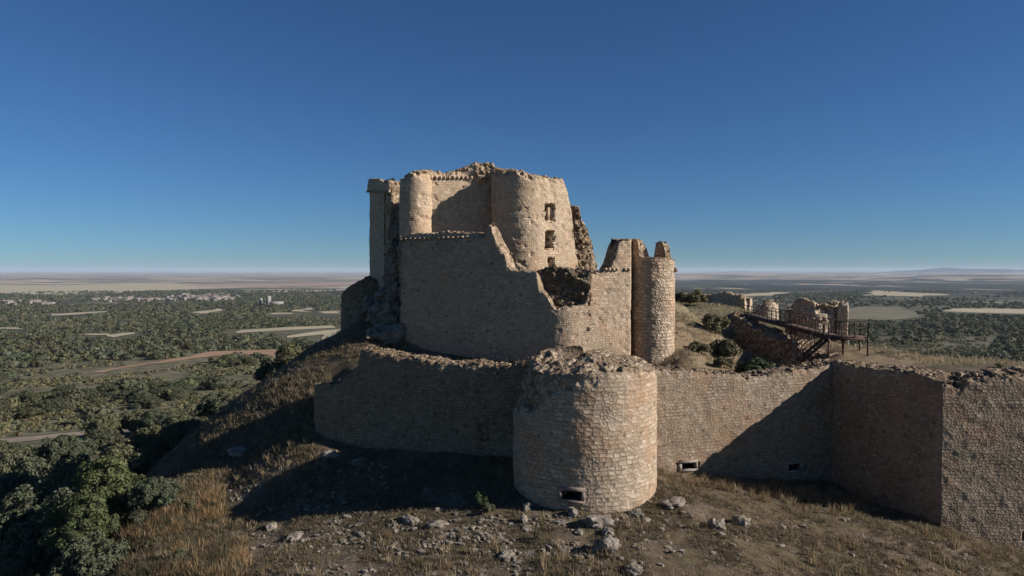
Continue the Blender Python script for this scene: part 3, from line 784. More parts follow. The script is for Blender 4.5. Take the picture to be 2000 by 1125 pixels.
_it = image_top([(760, 470), (783, 461), (800, 459), (840, 456), (871, 452), (931, 454), (942, 462), (949, 460), (952, 438), (959, 437), (961, 452), (966, 462), (970, 476), (976, 478), (979, 492), (985, 494), (988, 510), (992, 524), (1000, 528), (1045, 530),
    (1049, 534), (1053, 566), (1061, 575), (1069, 582), (1077, 597), (1085, 603), (1110, 601), (1140, 599), (1147, 590), (1152, 558), (1156, 537), (1170, 533), (1187, 528), (1194, 521), (1203, 502), (1209, 474), (1216, 468), (1240, 469), (1300, 470)])
def i_off(S, Z, X, Y, ZT):
    px, py = px_of(X, Y, Z)
    o = 0.25 * sstep(792, 776, px + 6 * vnoise(Z / 0.5, Z * 0, seed=6)) * (0.7 + fbm(X / 0.5, Y / 0.5, Z / 0.4, seed=92, oct=3))
    o = o + 0.05 * sstep(0.45, 0.9, fbm(X / 0.5, Y / 0.5, Z / 0.4, seed=93, oct=3))
    rub = 0.8 * sstep(790, 776, px)
    return o, rub
wall('curtain', _ip, _it, -8.2, 1.5, M['ward'], iw, ds=0.075, dz=0.075, nt=10, off=i_off, jag=0.08, rough=0.018, seed=81, toprough=0.10, in_bot=-3.5, crumble=0.06, sm=3)
_hole = [(-1.9, 54.75), (1.5, 53.5), (5.78, 52.64)]
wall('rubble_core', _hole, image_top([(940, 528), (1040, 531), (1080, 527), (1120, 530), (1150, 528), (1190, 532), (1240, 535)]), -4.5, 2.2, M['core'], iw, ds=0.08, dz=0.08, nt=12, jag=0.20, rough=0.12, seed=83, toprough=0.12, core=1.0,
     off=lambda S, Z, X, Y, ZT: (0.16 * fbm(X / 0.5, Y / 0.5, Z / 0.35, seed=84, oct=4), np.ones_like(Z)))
_pp = [(-8.75, 56.93), (-3.0, 54.55)]
corbels('corbel', _pp, lambda p: z_at(467.5 - (p[0] + 8.75) * 0.75, p[1]), M['ward'], iw, step=0.42, seed=2)
corbels('corbel', [(6.9, 53.14), (8.8, 54.02)], lambda p: z_at(526, p[1]), M['ward'], iw, step=0.36, size=(0.18, 0.2, 0.2), seed=5)
stones_on('rubble_top', along_top(_ip, _it, 1.5, 260, 21), 0.04, 0.10, M['ward'], iw, seed=22)

# ------------------------------------------------------------------ round corner tower at the right end of the ward wall
rt = empty('round_tower', (10.5, 54.2, -6.8))
tag(rt, 'slender round tower with two jagged stumps standing on its rim', 'tower')
RC = np.array([10.95, 56.15]); RR_ = 1.78
_cp = arc(RC, RR_, -180, 180, 97)[:-1]
_ct = image_top([(1224, 474), (1232, 468), (1246, 470), (1252, 478), (1259, 487), (1264, 501), (1272, 507), (1280, 503), (1282.5, 476), (1290, 472), (1302, 473), (1308, 482), (1309.5, 500), (1318, 512)])
_rim = image_top([(1200, 503), (1264, 503), (1300, 505), (1340, 512)])
_ct0 = _ct
def _ct(s, xy):
    tall, low = _ct0(s, xy), _rim(s, xy); k = sstep(-0.25, 0.0, xy[:, 1] - RC[1]); px = 1000 + FPX * xy[:, 0] / xy[:, 1]
    k = np.maximum(k, sstep(1250, 1243, px))
    return low * (1 - k) + np.maximum(tall, low) * k
wall('drum_wall', _cp, _ct, -8.5, 0.6, M['ruin'], rt, ds=0.05, dz=0.06, nt=6, jag=0.06, rough=0.03, seed=101, closed=True, in_bot=-1.0, toprough=0.04, crumble=0.05, sm=2)
wall('drum_floor', arc(RC, 1.35, -180, 180, 60)[:-1], lambda s, xy: 0.55 + 0 * s, -1.4, 1.25, M['ruin'], rt, ds=0.1, dz=0.2, nt=10, seed=103, closed=True, jag=0.02)
corbels('corbel', arc(RC, RR_ + 0.02, -35, 40, 12), lambda p: z_at(527, p[1]), M['ward'], rt, step=0.34, size=(0.18, 0.3, 0.34), seed=8)
stones_on('rubble_top', along_top(_cp, _ct, 0.6, 90, 24, closed=True), 0.04, 0.08, M['ruin'], rt, seed=25)

# ------------------------------------------------------------------ the keep
kp = empty('castle_keep', (-2, 61, -5))
tag(kp, 'massive ruined keep with round corner towers and three openings one above another', 'keep')
B1 = np.array([-7.9, 59.5]); B1R = 1.42
_b1 = arc(B1, B1R, 170, 372, 40)
_b1t = image_top([(770, 352), (784, 350), (795, 340), (812, 335), (840, 334), (860, 334)])
def worn(seed, amt=0.10, zlo=None):
    def f(S, Z, X, Y, ZT):
        o = amt * sstep(0.1, 0.8, fbm(X / 0.8, Y / 0.8, Z / 0.6, seed=seed, oct=3))
        u = sstep(0.55, 0.25, ZT - Z)
        o = o + u * 0.16 * (0.6 + fbm(X / 0.35, Y / 0.35, Z / 0.3, seed=seed + 2, oct=3))
        return o, 0.5 * u
    return f
wall('round_bastion', _b1, _b1t, -5.5, 1.2, M['keep'], kp, ds=0.07, dz=0.08, nt=8, jag=0.10, rough=0.018, seed=111, in_bot=0, off=worn(112))
_w1 = [(-6.9, 58.9), (-1.0, 60.9), (0.5, 61.4)]
_w1t = image_top([(820, 334), (850, 334), (880, 335), (900, 331), (912, 327), (922, 320), (930, 317), (945, 318), (962, 317), (966, 332), (1000, 334)])
def w1_off(S, Z, X, Y, ZT):
    px, py = px_of(X, Y, Z)
    o, rub = worn(114)(S, Z, X, Y, ZT)
    # outward flare of broken corbelling next to the round tower
    k = sstep(905, 950, px) * sstep(362, 338, py + 8 * vnoise(S / 0.4, Z / 0.4, seed=4))
    return o - 0.55 * k + 0.18 * k * fbm(X / 0.35, Y / 0.35, Z / 0.3, seed=115), np.maximum(rub, k)
wall('face_wall', _w1, _w1t, -5.5, 1.6, M['keep'], kp, ds=0.07, dz=0.08, nt=9, jag=0.14, rough=0.018, seed=113, in_bot=0, off=w1_off)
corbels('corbel', [(-6.6, 58.98), (-3.4, 60.06)], lambda p: z_at(347, p[1]), M['keep'], kp, step=0.36, size=(0.16, 0.2, 0.26), seed=3)
B2 = np.array([0.86, 60.0]); B2R = 2.6
_end = np.array([2.35, 57.87]) + np.array([0.82, 0.574]) * 4.25
_b2 = arc(B2, B2R, 150, 305, 60) + [tuple(_end)]
_b2t = image_top([(950, 331), (965, 333), (985, 331), (1000, 330), (1020, 333), (1040, 341), (1062, 343), (1080, 347), (1098, 348), (1103, 353), (1107, 366), (1112, 385), (1116, 402), (1120, 440), (1125, 485), (1131, 525), (1150, 540)])
_wins = ((1064, 1083, 398, 433), (1065, 1083, 452, 487), (1070, 1083, 502, 526))
_b2f = px_rects([w + (0.75,) for w in _wins], wob=3.6, seed=9)
def b2_off(S, Z, X, Y, ZT):
    o, rub = worn(118)(S, Z, X, Y, ZT)
    px, py = px_of(X, Y, Z)
    o = np.where(X > 1.6, o * 0.6, o)
    o2, r2 = _b2f(S, Z, X, Y, ZT)
    o2 = np.where(Y < 60.5, o2, 0)
    lip = sstep(330, 352, py) * sstep(372, 358, py) * 0.0
    return np.where(o2 > 0, o2, o + lip), np.maximum(rub, r2)
wall('corner_tower', _b2, _b2t, -5.5, 1.3, M['keep'], kp, ds=0.055, dz=0.07, nt=9, jag=0.12, rough=0.018, seed=117, in_bot=0, off=b2_off, toprough=0.12)
# what is left of the window dressings
for (a, b_, c, d_), lab in zip(_wins, ('tall window with a broken upright stone', 'ragged middle window', 'narrow lowest window')):
    k_ = ((a + b_) / 2 - 1000) / FPX; t_ = (k_ * 57.87 - 2.35) / (0.82 - k_ * 0.574)
    cx, cy = 2.35 + 0.82 * t_, 57.87 + 0.574 * t_
    A, B_ = at(a, d_, cy), at(b_, c, cy)
    w_, z0, z1 = (B_[0] - A[0]) * 1.18, A[2], B_[2]
    th = math.atan2(0.574, 0.82); inn = np.array([-math.sin(th), math.cos(th)])
    mb = MB()
    for u in (-w_ / 2 + 0.05, w_ / 2 - 0.05):
        mb.box((cx + u * math.cos(th) + inn[0] * 0.45, cy + u * math.sin(th) + inn[1] * 0.45, (z0 + z1) / 2), (0.12, 0.4, (z1 - z0) * 0.96), th, jit=0.03)
    if lab.startswith('tall'):
        mb.box((cx + 0.12 * math.cos(th) + inn[0] * 0.4, cy + 0.12 * math.sin(th) + inn[1] * 0.4, z0 + (z1 - z0) * 0.42), (0.16, 0.22, (z1 - z0) * 0.8), th, jit=0.03)
    mb.box((cx + inn[0] * 0.4, cy + inn[1] * 0.4, z0 + 0.03), (w_, 0.5, 0.12), th, jit=0.02)
    o = mb.build('window', M['keep'], kp); o['label'] = lab
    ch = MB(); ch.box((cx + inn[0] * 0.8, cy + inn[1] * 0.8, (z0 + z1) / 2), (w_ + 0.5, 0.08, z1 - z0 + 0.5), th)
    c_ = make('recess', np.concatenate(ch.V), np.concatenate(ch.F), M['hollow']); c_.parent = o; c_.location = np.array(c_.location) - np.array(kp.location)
stones_on('rubble_top', along_top(_b2, _b2t, 1.3, 170, 31) + along_top(_w1, _w1t, 1.6, 120, 32) + along_top(_b1, _b1t, 1.2, 60, 33), 0.04, 0.11, M['keep'], kp, seed=34)
# broken return wall behind the right edge
_br = [(3.4, 66.0), (4.9, 63.5), (5.45, 62.5), (6.2, 62.75), (6.9, 63.3), (7.7, 65.2)]
_brt = image_top([(1100, 402), (1115, 398), (1124, 398), (1131, 404), (1136, 424), (1143, 436), (1150, 447), (1154, 476), (1160, 496), (1163, 512), (1166, 524), (1180, 532)])
wall('broken_wall', _br, _brt, -3.5, 0.6, M['ruin'], kp, ds=0.07, dz=0.08, nt=9, jag=0.2, rough=0.06, seed=121, in_bot=-3, core=1.0, toprough=0.15,
     off=lambda S, Z, X, Y, ZT: (0.26 * fbm(X / 0.6, Y / 0.6, Z / 0.5, seed=122, oct=5, gain=0.62), np.ones_like(Z)))
# square turret on the left
_sq = [(-12.3, 68.5), (-13.1, 66.0), (-10.5, 62.0)]
_sqt = image_top([(700, 352), (722, 350), (745, 353), (765, 353), (790, 355)])
wall('square_turret', _sq, lambda s, xy: z_at(362 + 0 * s, xy[:, 1]), -6.5, 1.5, M['keep'], kp, ds=0.07, dz=0.08, nt=6, jag=0.03, rough=0.025, seed=131, in_bot=-2, crumble=0.02)
_par = [(-12.42, 68.6), (-13.28, 66.0), (-10.55, 61.8)]
wall('parapet', _par, _sqt, lambda s, xy: z_at(372 + 0 * s, xy[:, 1]), 0.5, M['keep'], kp, ds=0.06, dz=0.06, nt=4, jag=0.14, rough=0.03, seed=132, in_bot=8.0, rubtop=0.3)
corbels('corbel', [(-13.2, 66.0), (-10.6, 61.95)], lambda p: z_at(373.5, p[1]), M['keep'], kp, step=0.34, size=(0.16, 0.24, 0.22), seed=4)
_tb = [(-10.75, 62.25), (-10.35, 61.85), (-9.3, 63.0), (-8.6, 63.6)]
wall('torn_wall', _tb, image_top([(755, 356), (762, 355), (775, 352), (782, 356), (800, 360)]), -6, 1.2, M['keep'], kp, ds=0.06, dz=0.07, nt=8, jag=0.2, rough=0.07, seed=135, in_bot=-2, core=0.9,
     off=lambda S, Z, X, Y, ZT: (0.28 * fbm(X / 0.7, Y / 0.7, Z / 0.9, seed=136, oct=3) - 0.35 * sstep(3.6, 1.0, Z) * (1 + 0.6 * fbm(X / 0.6, Y / 0.6, Z / 0.7, seed=137, oct=2)), np.ones_like(Z)))
# low rounded outwork under the turret
ow = empty('rounded_outwork', (-13.4, 66, -6))
tag(ow, 'low shaded round outwork with a grassy top below the square turret', 'outwork')
wall('drum_wall', arc((-13.4, 66.2), 2.35, -180, 180, 80)[:-1], image_top([(655, 574), (667, 570), (680, 562), (690, 556), (722, 548), (780, 548)]), -8.0, 2.2, M['small'], ow, ds=0.08, dz=0.09, nt=16, jag=0.12, rough=0.05, seed=141, closed=True,
     dome=lambda x, y, t: 0.35 * np.sin(t * 1.57), rubtop=0.15)
_ot = along_top(arc((-13.4, 66.2), 2.35, -180, 180, 80)[:-1], lambda s, xy: z_at(548 + 0 * s, xy[:, 1]), 2.2, 40, 37, closed=True)
# torn masonry and bedrock between outwork and ward wall
rk = empty('bedrock_outcrop', (-10.6, 59, -6.0))
tag(rk, 'dark craggy rock and torn masonry at the left foot of the tall ward wall', 'rock')
mb = MB()
for i, (px, py, d, r, sq) in enumerate(((752, 625, 58.8, 1.15, (1, .9, 1.3)), (762, 580, 59.6, .95, (1, .9, 1.5)), (742, 655, 57.5, 1.0, (1.2, 1, .8)), (770, 655, 57.0, .85, (1.1, .9, .9)), (770, 540, 60.2, .8, (.8, .9, 1.6)), (728, 600, 60.5, .9, (1, 1, 1.0)), (776, 500, 60.4, .7, (.8, .9, 1.5)), (775, 455, 60.8, .7, (.7, .9, 1.5)))):
    v, f = lump(at(px, py, d), r, sq, seed=300 + i, sub=5)
    q = fbm(v[:, 0] / 0.5, v[:, 1] / 0.5, v[:, 2] / 0.4, seed=310, oct=4); q2 = fbm(v[:, 0] / 0.5, v[:, 1] / 0.5, v[:, 2] / 0.4, seed=311, oct=4)
    mb.add(v + np.c_[q, q2, q * 0.6] * 0.26, f)
V = np.concatenate(mb.V); make('crag', V, np.concatenate(mb.F), M['rock'], rk)
# ------------------------------------------------------------------ ruins beyond the ditch
def ruin(name, label, cat, path, top, bot, thick, seed, mat='pale', closed=False, off=None, jag=0.3, in_bot=None, core=0.0, part='curtain', dome=None, nst=60):
    pts = np.array(path)
    e = empty(name, (pts[:, 0].mean(), pts[:, 1].mean(), bot + 1.0)); tag(e, label, cat)
    wall(part, path, top, bot, thick, M[mat], e, ds=0.10, dz=0.10, nt=8, jag=jag * 0.7, rough=0.04, rubtop=0.15, crumble=0.06, sm=5, seed=seed, closed=closed, off=off, in_bot=in_bot, core=core, toprough=0.15, dome=dome)
    if nst: stones_on('rubble_top', along_top(path, top, thick, nst, seed + 3, closed), 0.07, 0.24, M[mat], e, seed=seed + 4)
    return e
ruin('ruined_wall', 'low broken wall on the far grassy rise behind the slender round tower', 'wall', [(22.5, 98), (26.5, 96), (28.9, 92), (29.5, 90.8), (31.2, 93)],
     image_top([(1300, 572), (1335, 574), (1360, 572), (1385, 577), (1405, 574), (1420, 573), (1436, 578), (1447, 576), (1455, 584)]), -7.0, 1.0, 151, jag=0.35, in_bot=-6)
ruin('ruined_stump', 'small jagged stump of masonry behind the start of the footbridge', 'ruin', arc((29.6, 84), 1.6, 150, 400, 30),
     image_top([(1470, 612), (1480, 606), (1490, 595), (1500, 588), (1512, 589), (1522, 596), (1532, 604), (1545, 612)]), -7.5, 0.9, 155, jag=0.25, in_bot=-6)
def notch(S, Z, X, Y, ZT):
    px, py = px_of(X, Y, Z)
    k = sstep(1592, 1597, px) * sstep(1632, 1626, px) * sstep(614, 606, py + 3 * vnoise(S / 0.5, Z / 0.5, seed=9)) * (Y < 67.5)
    return 0.7 * k + 0.15 * fbm(X / 0.6, Y / 0.6, Z / 0.5, seed=158, oct=3) * sstep(618, 600, py), 0.9 * k
rtow = ruin('ruined_tower', 'broken drum tower with a dark notch near its top, behind the footbridge landing', 'tower', arc((27.9, 66.6), 2.35, -180, 180, 70)[:-1],
     image_top([(1536, 606), (1545, 600), (1556, 588), (1575, 587), (1590, 592), (1600, 597), (1615, 595), (1632, 597), (1640, 590), (1655, 592)]), -9.0, 0.9, 157, closed=True, off=notch, jag=0.22, in_bot=-5.0, part='drum_wall')
corbels('corbel', arc((27.9, 66.6), 2.38, -160, -10, 20), lambda p: z_at(624, p[1]), M['ruin'], rtow, step=0.5, size=(0.22, 0.25, 0.24), seed=6)
ruin('ruined_pier', 'pale squared pier standing at the right side of the broken drum tower', 'ruin', [(29.2, 64.2), (30.1, 64.0), (30.6, 66.0)],
     image_top([(1600, 640), (1630, 640), (1640, 592), (1652, 590), (1660, 596)]), -9.0, 0.5, 163, jag=0.1, in_bot=-8.5, nst=6)
# shaded retaining wall of the ditch, under the footbridge
ruin('retaining_wall', 'dark rough retaining wall of the ditch running under the footbridge', 'wall', [(25.4, 84), (24.0, 76), (23.0, 66), (22.6, 58), (22.5, 53.6), (24.2, 52.6)],
     lambda s, xy: np.interp(xy[:, 1], [52, 55, 62, 75, 84], [-6.45, -6.35, -5.75, -5.25, -4.9]) + 0 * s, -11.5, 1.8, 165, mat='ruin', jag=0.5, core=0.8, nst=90,
     off=lambda S, Z, X, Y, ZT: (0.5 * fbm(X / 1.3, Y / 1.3, Z / 0.9, seed=166, oct=4) - 0.25 * (ZT - Z) * 0.5, np.ones_like(Z)))

# ------------------------------------------------------------------ the steel footbridge
fb = empty('footbridge', (24.5, 65, -6.2))
tag(fb, 'rust brown steel footbridge with thin railings, posts and a short stair over the ditch', 'footbridge')
A0, A1 = np.array([25.6, 80.0]), np.array([23.2, 53.6]); ZD = -4.88
dv = (A1 - A0) / np.linalg.norm(A1 - A0); nv_ = np.array([-dv[1], dv[0]])       # nv_ points to the right (+x)
if nv_[0] < 0: nv_ = -nv_
W = 1.25
def p3(q, z): return (q[0], q[1], z)
land = np.array([A1, A1 + nv_ * 2.75, A1 + nv_ * 2.75 + dv * 1.5, A1 + dv * 1.5])
mb = MB(); mb.bar(p3(A0 + nv_ * W / 2, ZD), p3(A1 + nv_ * W / 2, ZD), W, 0.08)
c = land.mean(0); mb.bar(p3(A1 + nv_ * 0.0 + dv * 0.75, ZD + 0.004), p3(A1 + nv_ * 2.75 + dv * 0.75, ZD + 0.004), 1.5, 0.08)
mb.build('deck', M['deck'], fb)
for side in (0, 1):
    mb = MB(); q = nv_ * (W * side + (0.05 if side else -0.05))
    mb.bar(p3(A0 + q, ZD - 0.09), p3(A1 + q, ZD - 0.09), 0.07, 0.17); mb.build('side_beam', M['rust'], fb)
mb = MB()
for k in range(4):
    a, b_ = land[k], land[(k + 1) % 4]; mb.bar(p3(a, ZD - 0.11), p3(b_, ZD - 0.11), 0.08, 0.16)
mb.build('landing_frame', M['rust'], fb)
def railing(a, b_, n):
    a, b_ = np.array(a), np.array(b_); mb = MB()
    for h in (1.08, 0.72, 0.38): mb.bar(p3(a, ZD + h), p3(b_, ZD + h), 0.05 if h > 1 else 0.025)
    o = mb.build('railing', M['rust'], fb)
    for k in range(n + 1):
        q = a + (b_ - a) * k / n
        pm = MB(); pm.box((q[0], q[1], ZD + 0.52), (0.055, 0.055, 1.16))
        V = np.concatenate(pm.V); p_ = make('post', V, np.concatenate(pm.F), M['rust']); p_.parent = o; p_.location = np.array(p_.location) - np.array(fb.location)
railing(A0, A1 + dv * 0.3, 17); railing(A0 + nv_ * W, A1 + nv_ * W, 17)
railing(land[1], land[2], 1); railing(land[2], land[3], 3); railing(A1 + nv_ * W, land[1], 2)
for q, g_ in ((land[3], -6.9), (land[2], -7.2), (land[1], -7.0), (A1 + nv_ * 1.3 + dv * 0.7, -6.9), (A0 * .72 + A1 * .28, -6.4), (A0 * .45 + A1 * .55 + nv_ * W, -6.9), (A0 * .25 + A1 * .75 + nv_ * W, -7.0), (A0 * .25 + A1 * .75, -7.2)):
    mb = MB(); mb.box((q[0], q[1], (ZD - 0.05 + g_) / 2), (0.11, 0.11, ZD - 0.05 - g_)); mb.box((q[0], q[1], ZD - 0.3), (0.24, 0.24, 0.06)); mb.build('support_post', M['rust'], fb)
st = empty('stair', (A1[0], A1[1], -6.6)); st.parent = fb; st.location = np.array(st.location) - np.array(fb.location)
sa = A1 + dv * 0.9 ; sb = sa - nv_ * 1.9
mb = MB()
for k in range(8):
    q = sa + (sb - sa) * (k + 0.5) / 8; z = ZD - 0.1 - (k + 0.6) * 0.21
    mb.bar(p3(q - dv * 0.45, z), p3(q + dv * 0.45, z), 0.25, 0.04)
def under(o):                                                     # a mesh made in world space goes under the stair
    o.parent = st; o.location = np.array(o.location) - np.array(st.location) - np.array(fb.location)
def bare(name, mb): 
    V = np.concatenate(mb.V); return make(name, V, np.concatenate(mb.F), M['rust'])
under(bare('tread', mb))
for sd in (-0.47, 0.47):
    mb = MB(); a, b_ = sa + dv * sd, sb + dv * sd
    mb.bar(p3(a, ZD - 0.15), p3(b_, ZD - 1.85), 0.06, 0.22); under(bare('stringer', mb))
    mb = MB(); mb.bar(p3(a, ZD + 1.0), p3(b_, ZD - 0.75), 0.05)
    for k in (0, 0.5, 1): q = a + (b_ - a) * k; mb.bar(p3(q, ZD - 0.1 - 1.75 * k), p3(q, ZD + 1.0 - 1.75 * k), 0.045)
    under(bare('handrail', mb))

# ------------------------------------------------------------------ boulders one could point at
BOULD = [  # px, py(base), size, flattening, label
    (1188, 1072, 0.62, (1.1, .9, .75), 'grey boulder lying alone on the turf below the round tower foot'),
    (1172, 1030, 0.60, (1.3, .9, .7), 'large pale cracked boulder close to the right front foot of round tower'),
    (1190, 1048, 0.40, (1.1, .9, .8), 'pale block leaning against the large cracked boulder by the tower foot'),
    (1118, 1012, 0.36, (.8, .8, 1.2), 'upright grey stone at tower foot just below the slot'),
    (1242, 1010, 0.38, (1.2, .9, .8), 'dark rough stone against the right side of tower foot'),
    (1262, 1020, 0.24, (1.2, .9, .7), 'small stone beside the dark rough stone right of tower foot'),
    (1030, 998, 0.30, (.8, .8, 1.1), 'pale round stone at the left foot of round tower'),
    (1023, 1022, 0.28, (.7, .7, 1.1), 'whitish upright stone among rubble left of the tower'),
    (1218, 1014, 0.22, (1.2, 1, .6), 'flat beige stone lying just in front of tower foot'),
    (1405, 1036, 0.55, (1.1, .9, .85), 'jagged grey rock standing in the grassy slope right of the tower'),
    (1450, 1026, 0.50, (1.2, .9, .6), 'broad whitish rock embedded in the slope, right of the jagged grey one'),
    (1410, 1048, 0.22, (1.0, .9, .7), 'little white stone just below the jagged grey rock'),
    (1318, 990, 0.55, (1.6, 1.1, .38), 'flat weathered rock slab in the turf between tower and gun loop'),
    (528, 1035, 0.36, (1.0, .9, .8), 'bluish grey boulder in shade at the edge of the lit path'),
    (462, 894, 0.62, (1.3, 1.0, .75), 'pale boulder in the shade high on the left slope'),
    (640, 896, 0.50, (1.3, .9, .6), 'shaded rock below the rounded turret of outer wall'),
    (575, 1052, 0.42, (1.7, 1.0, .5), 'long grey rock ledge beside the lit path'),
    (800, 1022, 0.45, (1.6, .9, .55), 'slanting rock ledge along the shadow edge left of rubble'),
    (855, 1030, 0.42, (1.5, .9, .5), 'second slanting rock ledge, closer to the tower than the first'),
    (990, 1090, 0.34, (1.4, 1, .5), 'low stone at the bottom centre below the rubble spill'),
    (1240, 1120, 0.45, (1.4, 1, .55), 'dark rough rock at the bottom edge right of the lone grey boulder'),
    (1130, 1046, 0.22, (1.1, 1, .7), 'small light stone in front of the upright grey stone'),
    (700, 905, 0.45, (1.6, .9, .5), 'pale rock slab in shade below the outer wall')]
def near_ground(px, py, lo=26, hi=62):
    d = np.linspace(lo, hi, 1500); P0 = at(px, py, 1.0)
    x, z = P0[0] * d, P0[2] * d
    i = int(np.argmax(z <= height(x, d)))
    return x[i], d[i]
for i, (px, py, r, sq, lab) in enumerate(BOULD):
    r *= 0.78
    x, y = near_ground(px, py); z = float(height(x, y + r * 0.5))
    v, f = lump((x, y + r * 0.5, z + r * sq[2] * 0.35), r, sq, seed=500 + i * 3, sub=4)
    q = fbm(v[:, 0] / 0.25, v[:, 1] / 0.25, v[:, 2] / 0.22, seed=510, oct=3); q2 = fbm(v[:, 0] / 0.25, v[:, 1] / 0.25, v[:, 2] / 0.22, seed=512, oct=3)
    v = v + np.c_[q, q2, q * 0.7] * 0.12 * r
    o = make('boulder', v, f, M['rock']); tag(o, lab, 'boulder', 'boulders scattered around the tower foot')

# loose rubble: far too many to count
def scatter_rubble():
    r_ = np.random.default_rng(77); mb = MB(); n = 0
    while n < 3800:
        if r_.random() < 0.62:
            px, py = r_.normal(860, 190), r_.normal(1050, 38)
        elif r_.random() < 0.5: px, py = r_.uniform(430, 760), r_.uniform(880, 1010)
        else: px, py = r_.uniform(450, 2000), r_.uniform(985, 1125)
        if not (420 < px < 2000 and 860 < py < 1135): continue
        dens = vnoise(np.array([px / 60.0]), np.array([py / 25.0]), seed=66)[0]
        if r_.random() > 0.55 + dens: continue
        d = 30 + 12 * r_.random()
        # drop on the terrain from plan coordinates near the view ray
        P0 = at(px, py, 1.0); dd = np.linspace(27, 56, 120); x_, z_ = P0[0] * dd, P0[2] * dd
        i = int(np.argmax(z_ <= HGT(x_, dd))); x, y = x_[i] + r_.uniform(-.1, .1), dd[i] + r_.uniform(-.15, .15)
        if math.hypot(x - TC[0], y - TC[1]) < TR + 0.1: continue
        r = 0.022 + 0.12 * r_.random() ** 5
        v, f = lump((x, y, HGT(np.array([x]), np.array([y]))[0] + r * 0.12), r, (r_.uniform(.9, 1.6), r_.uniform(.7, 1.1), r_.uniform(.5, .9)), seed=1000 + n, sub=1)
        mb.add(v, f); n += 1
    V = np.concatenate(mb.V); o = make('rubble', V, np.concatenate(mb.F), M['rock']); tag(o, 'spill of loose pale limestone rubble over the slope below the round tower', 'rubble', kind='stuff')
# bilinear lookup in the built terrain (fast)
def HGT(x, y):
    i = np.clip(np.searchsorted(gx, x) - 1, 0, len(gx) - 2); j = np.clip(np.searchsorted(gy, y) - 1, 0, len(gy) - 2)
    u = np.clip((x - gx[i]) / (gx[i + 1] - gx[i]), 0, 1); v = np.clip((y - gy[j]) / (gy[j + 1] - gy[j]), 0, 1)
    return (GZ[j, i] * (1 - u) + GZ[j, i + 1] * u) * (1 - v) + (GZ[j + 1, i] * (1 - u) + GZ[j + 1, i + 1] * u) * v
scatter_rubble()

# ------------------------------------------------------------------ grass
def blades(name, X, Y, Hh, nb, colr, label, lean=0.35, width=0.012, spread=0.10, seed=1):
    """tufts of dry grass at X,Y; each blade a bent two-segment strip"""
    r_ = np.random.default_rng(seed); n = len(X); Z = HGT(X, Y)
    k = np.repeat(np.arange(n), nb); m_ = len(k)
    a = r_.uniform(0, 6.283, m_); sp = spread * np.sqrt(r_.random(m_)) * (0.6 + Hh[k])
    bx, by = X[k] + sp * np.cos(a), Y[k] + sp * np.sin(a); bz = Z[k] - 0.03
    h = Hh[k] * r_.uniform(0.55, 1.1, m_)
    a2 = a + r_.normal(0, 0.7, m_); ln = lean * r_.random(m_) * h + 0.25 * sp
    dx, dy = np.cos(a2) * ln, np.sin(a2) * ln
    wa = r_.uniform(0, 6.283, m_); w = width * (0.7 + 0.9 * r_.random(m_)) * (0.6 + h)
    wx, wy = np.cos(wa) * w, np.sin(wa) * w
    P0 = np.stack([bx - wx, by - wy, bz], -1); P1 = np.stack([bx + wx, by + wy, bz], -1)
    P2 = np.stack([bx + dx * .4 + wx * .8, by + dy * .4 + wy * .8, bz + h * .6], -1); P3 = np.stack([bx + dx * .4 - wx * .8, by + dy * .4 - wy * .8, bz + h * .6], -1)
    P4 = np.stack([bx + dx + wx * .15, by + dy + wy * .15, bz + h], -1); P5 = np.stack([bx + dx - wx * .15, by + dy - wy * .15, bz + h], -1)
    V = np.stack([P0, P1, P2, P3, P4, P5], 1).reshape(-1, 3)
    b_ = np.arange(m_)[:, None] * 6
    Fq = np.concatenate([b_ + np.array([[0, 1, 2, 3]]), b_ + np.array([[3, 2, 4, 5]])])
    c = colr[k] * r_.uniform(0.75, 1.25, (m_, 1)); c = np.repeat(c, 6, 0)
    o = make(name, V, Fq, M['blade'], None, None, {'col': c}); tag(o, label, 'grass', kind='stuff')
    return o
PAL = 0.84 * np.array([(0.31, 0.235, 0.14), (0.235, 0.17, 0.098), (0.15, 0.12, 0.066), (0.19, 0.155, 0.088), (0.37, 0.30, 0.20)])
def pick(n, r_, w): return PAL[r_.choice(len(PAL), n, p=w)]
r_ = np.random.default_rng(90)
def in_front(n, x0, x1, y0, y1):
    X, Y = r_.uniform(x0, x1, n), r_.uniform(y0, y1, n)
    sd = poly_sdf(X, Y, INNER)
    k = (sd < -1.3) & (np.hypot(X - TC[0], Y - TC[1]) > TR + 0.05) & (np.hypot(X - C1[0], Y - C1[1]) > 2.2)
    return X[k], Y[k]
# short turf everywhere on the near slopes
X, Y = in_front(140000, -24, 30, 27, 52)
dn = fbm(X / 1.6, Y / 1.6, seed=61, oct=3); k = r_.random(len(X)) < np.clip(0.45 + 0.9 * dn, 0.05, 1) * (1 - 0.85 * np.exp(-((X + 13.2 - 0.1 * (Y - 34)) / 0.9) ** 2) * (Y < 41))
X, Y = X[k], Y[k]
blades('turf_grass', X, Y, 0.07 + 0.17 * r_.random(len(X)) ** 2, 8, pick(len(X), r_, [.2, .26, .24, .22, .08]) * (0.75 + 0.5 * r_.random((len(X), 1))), 'short dry turf covering the slope in front of the walls', lean=0.9, width=0.012, spread=0.14, seed=2)
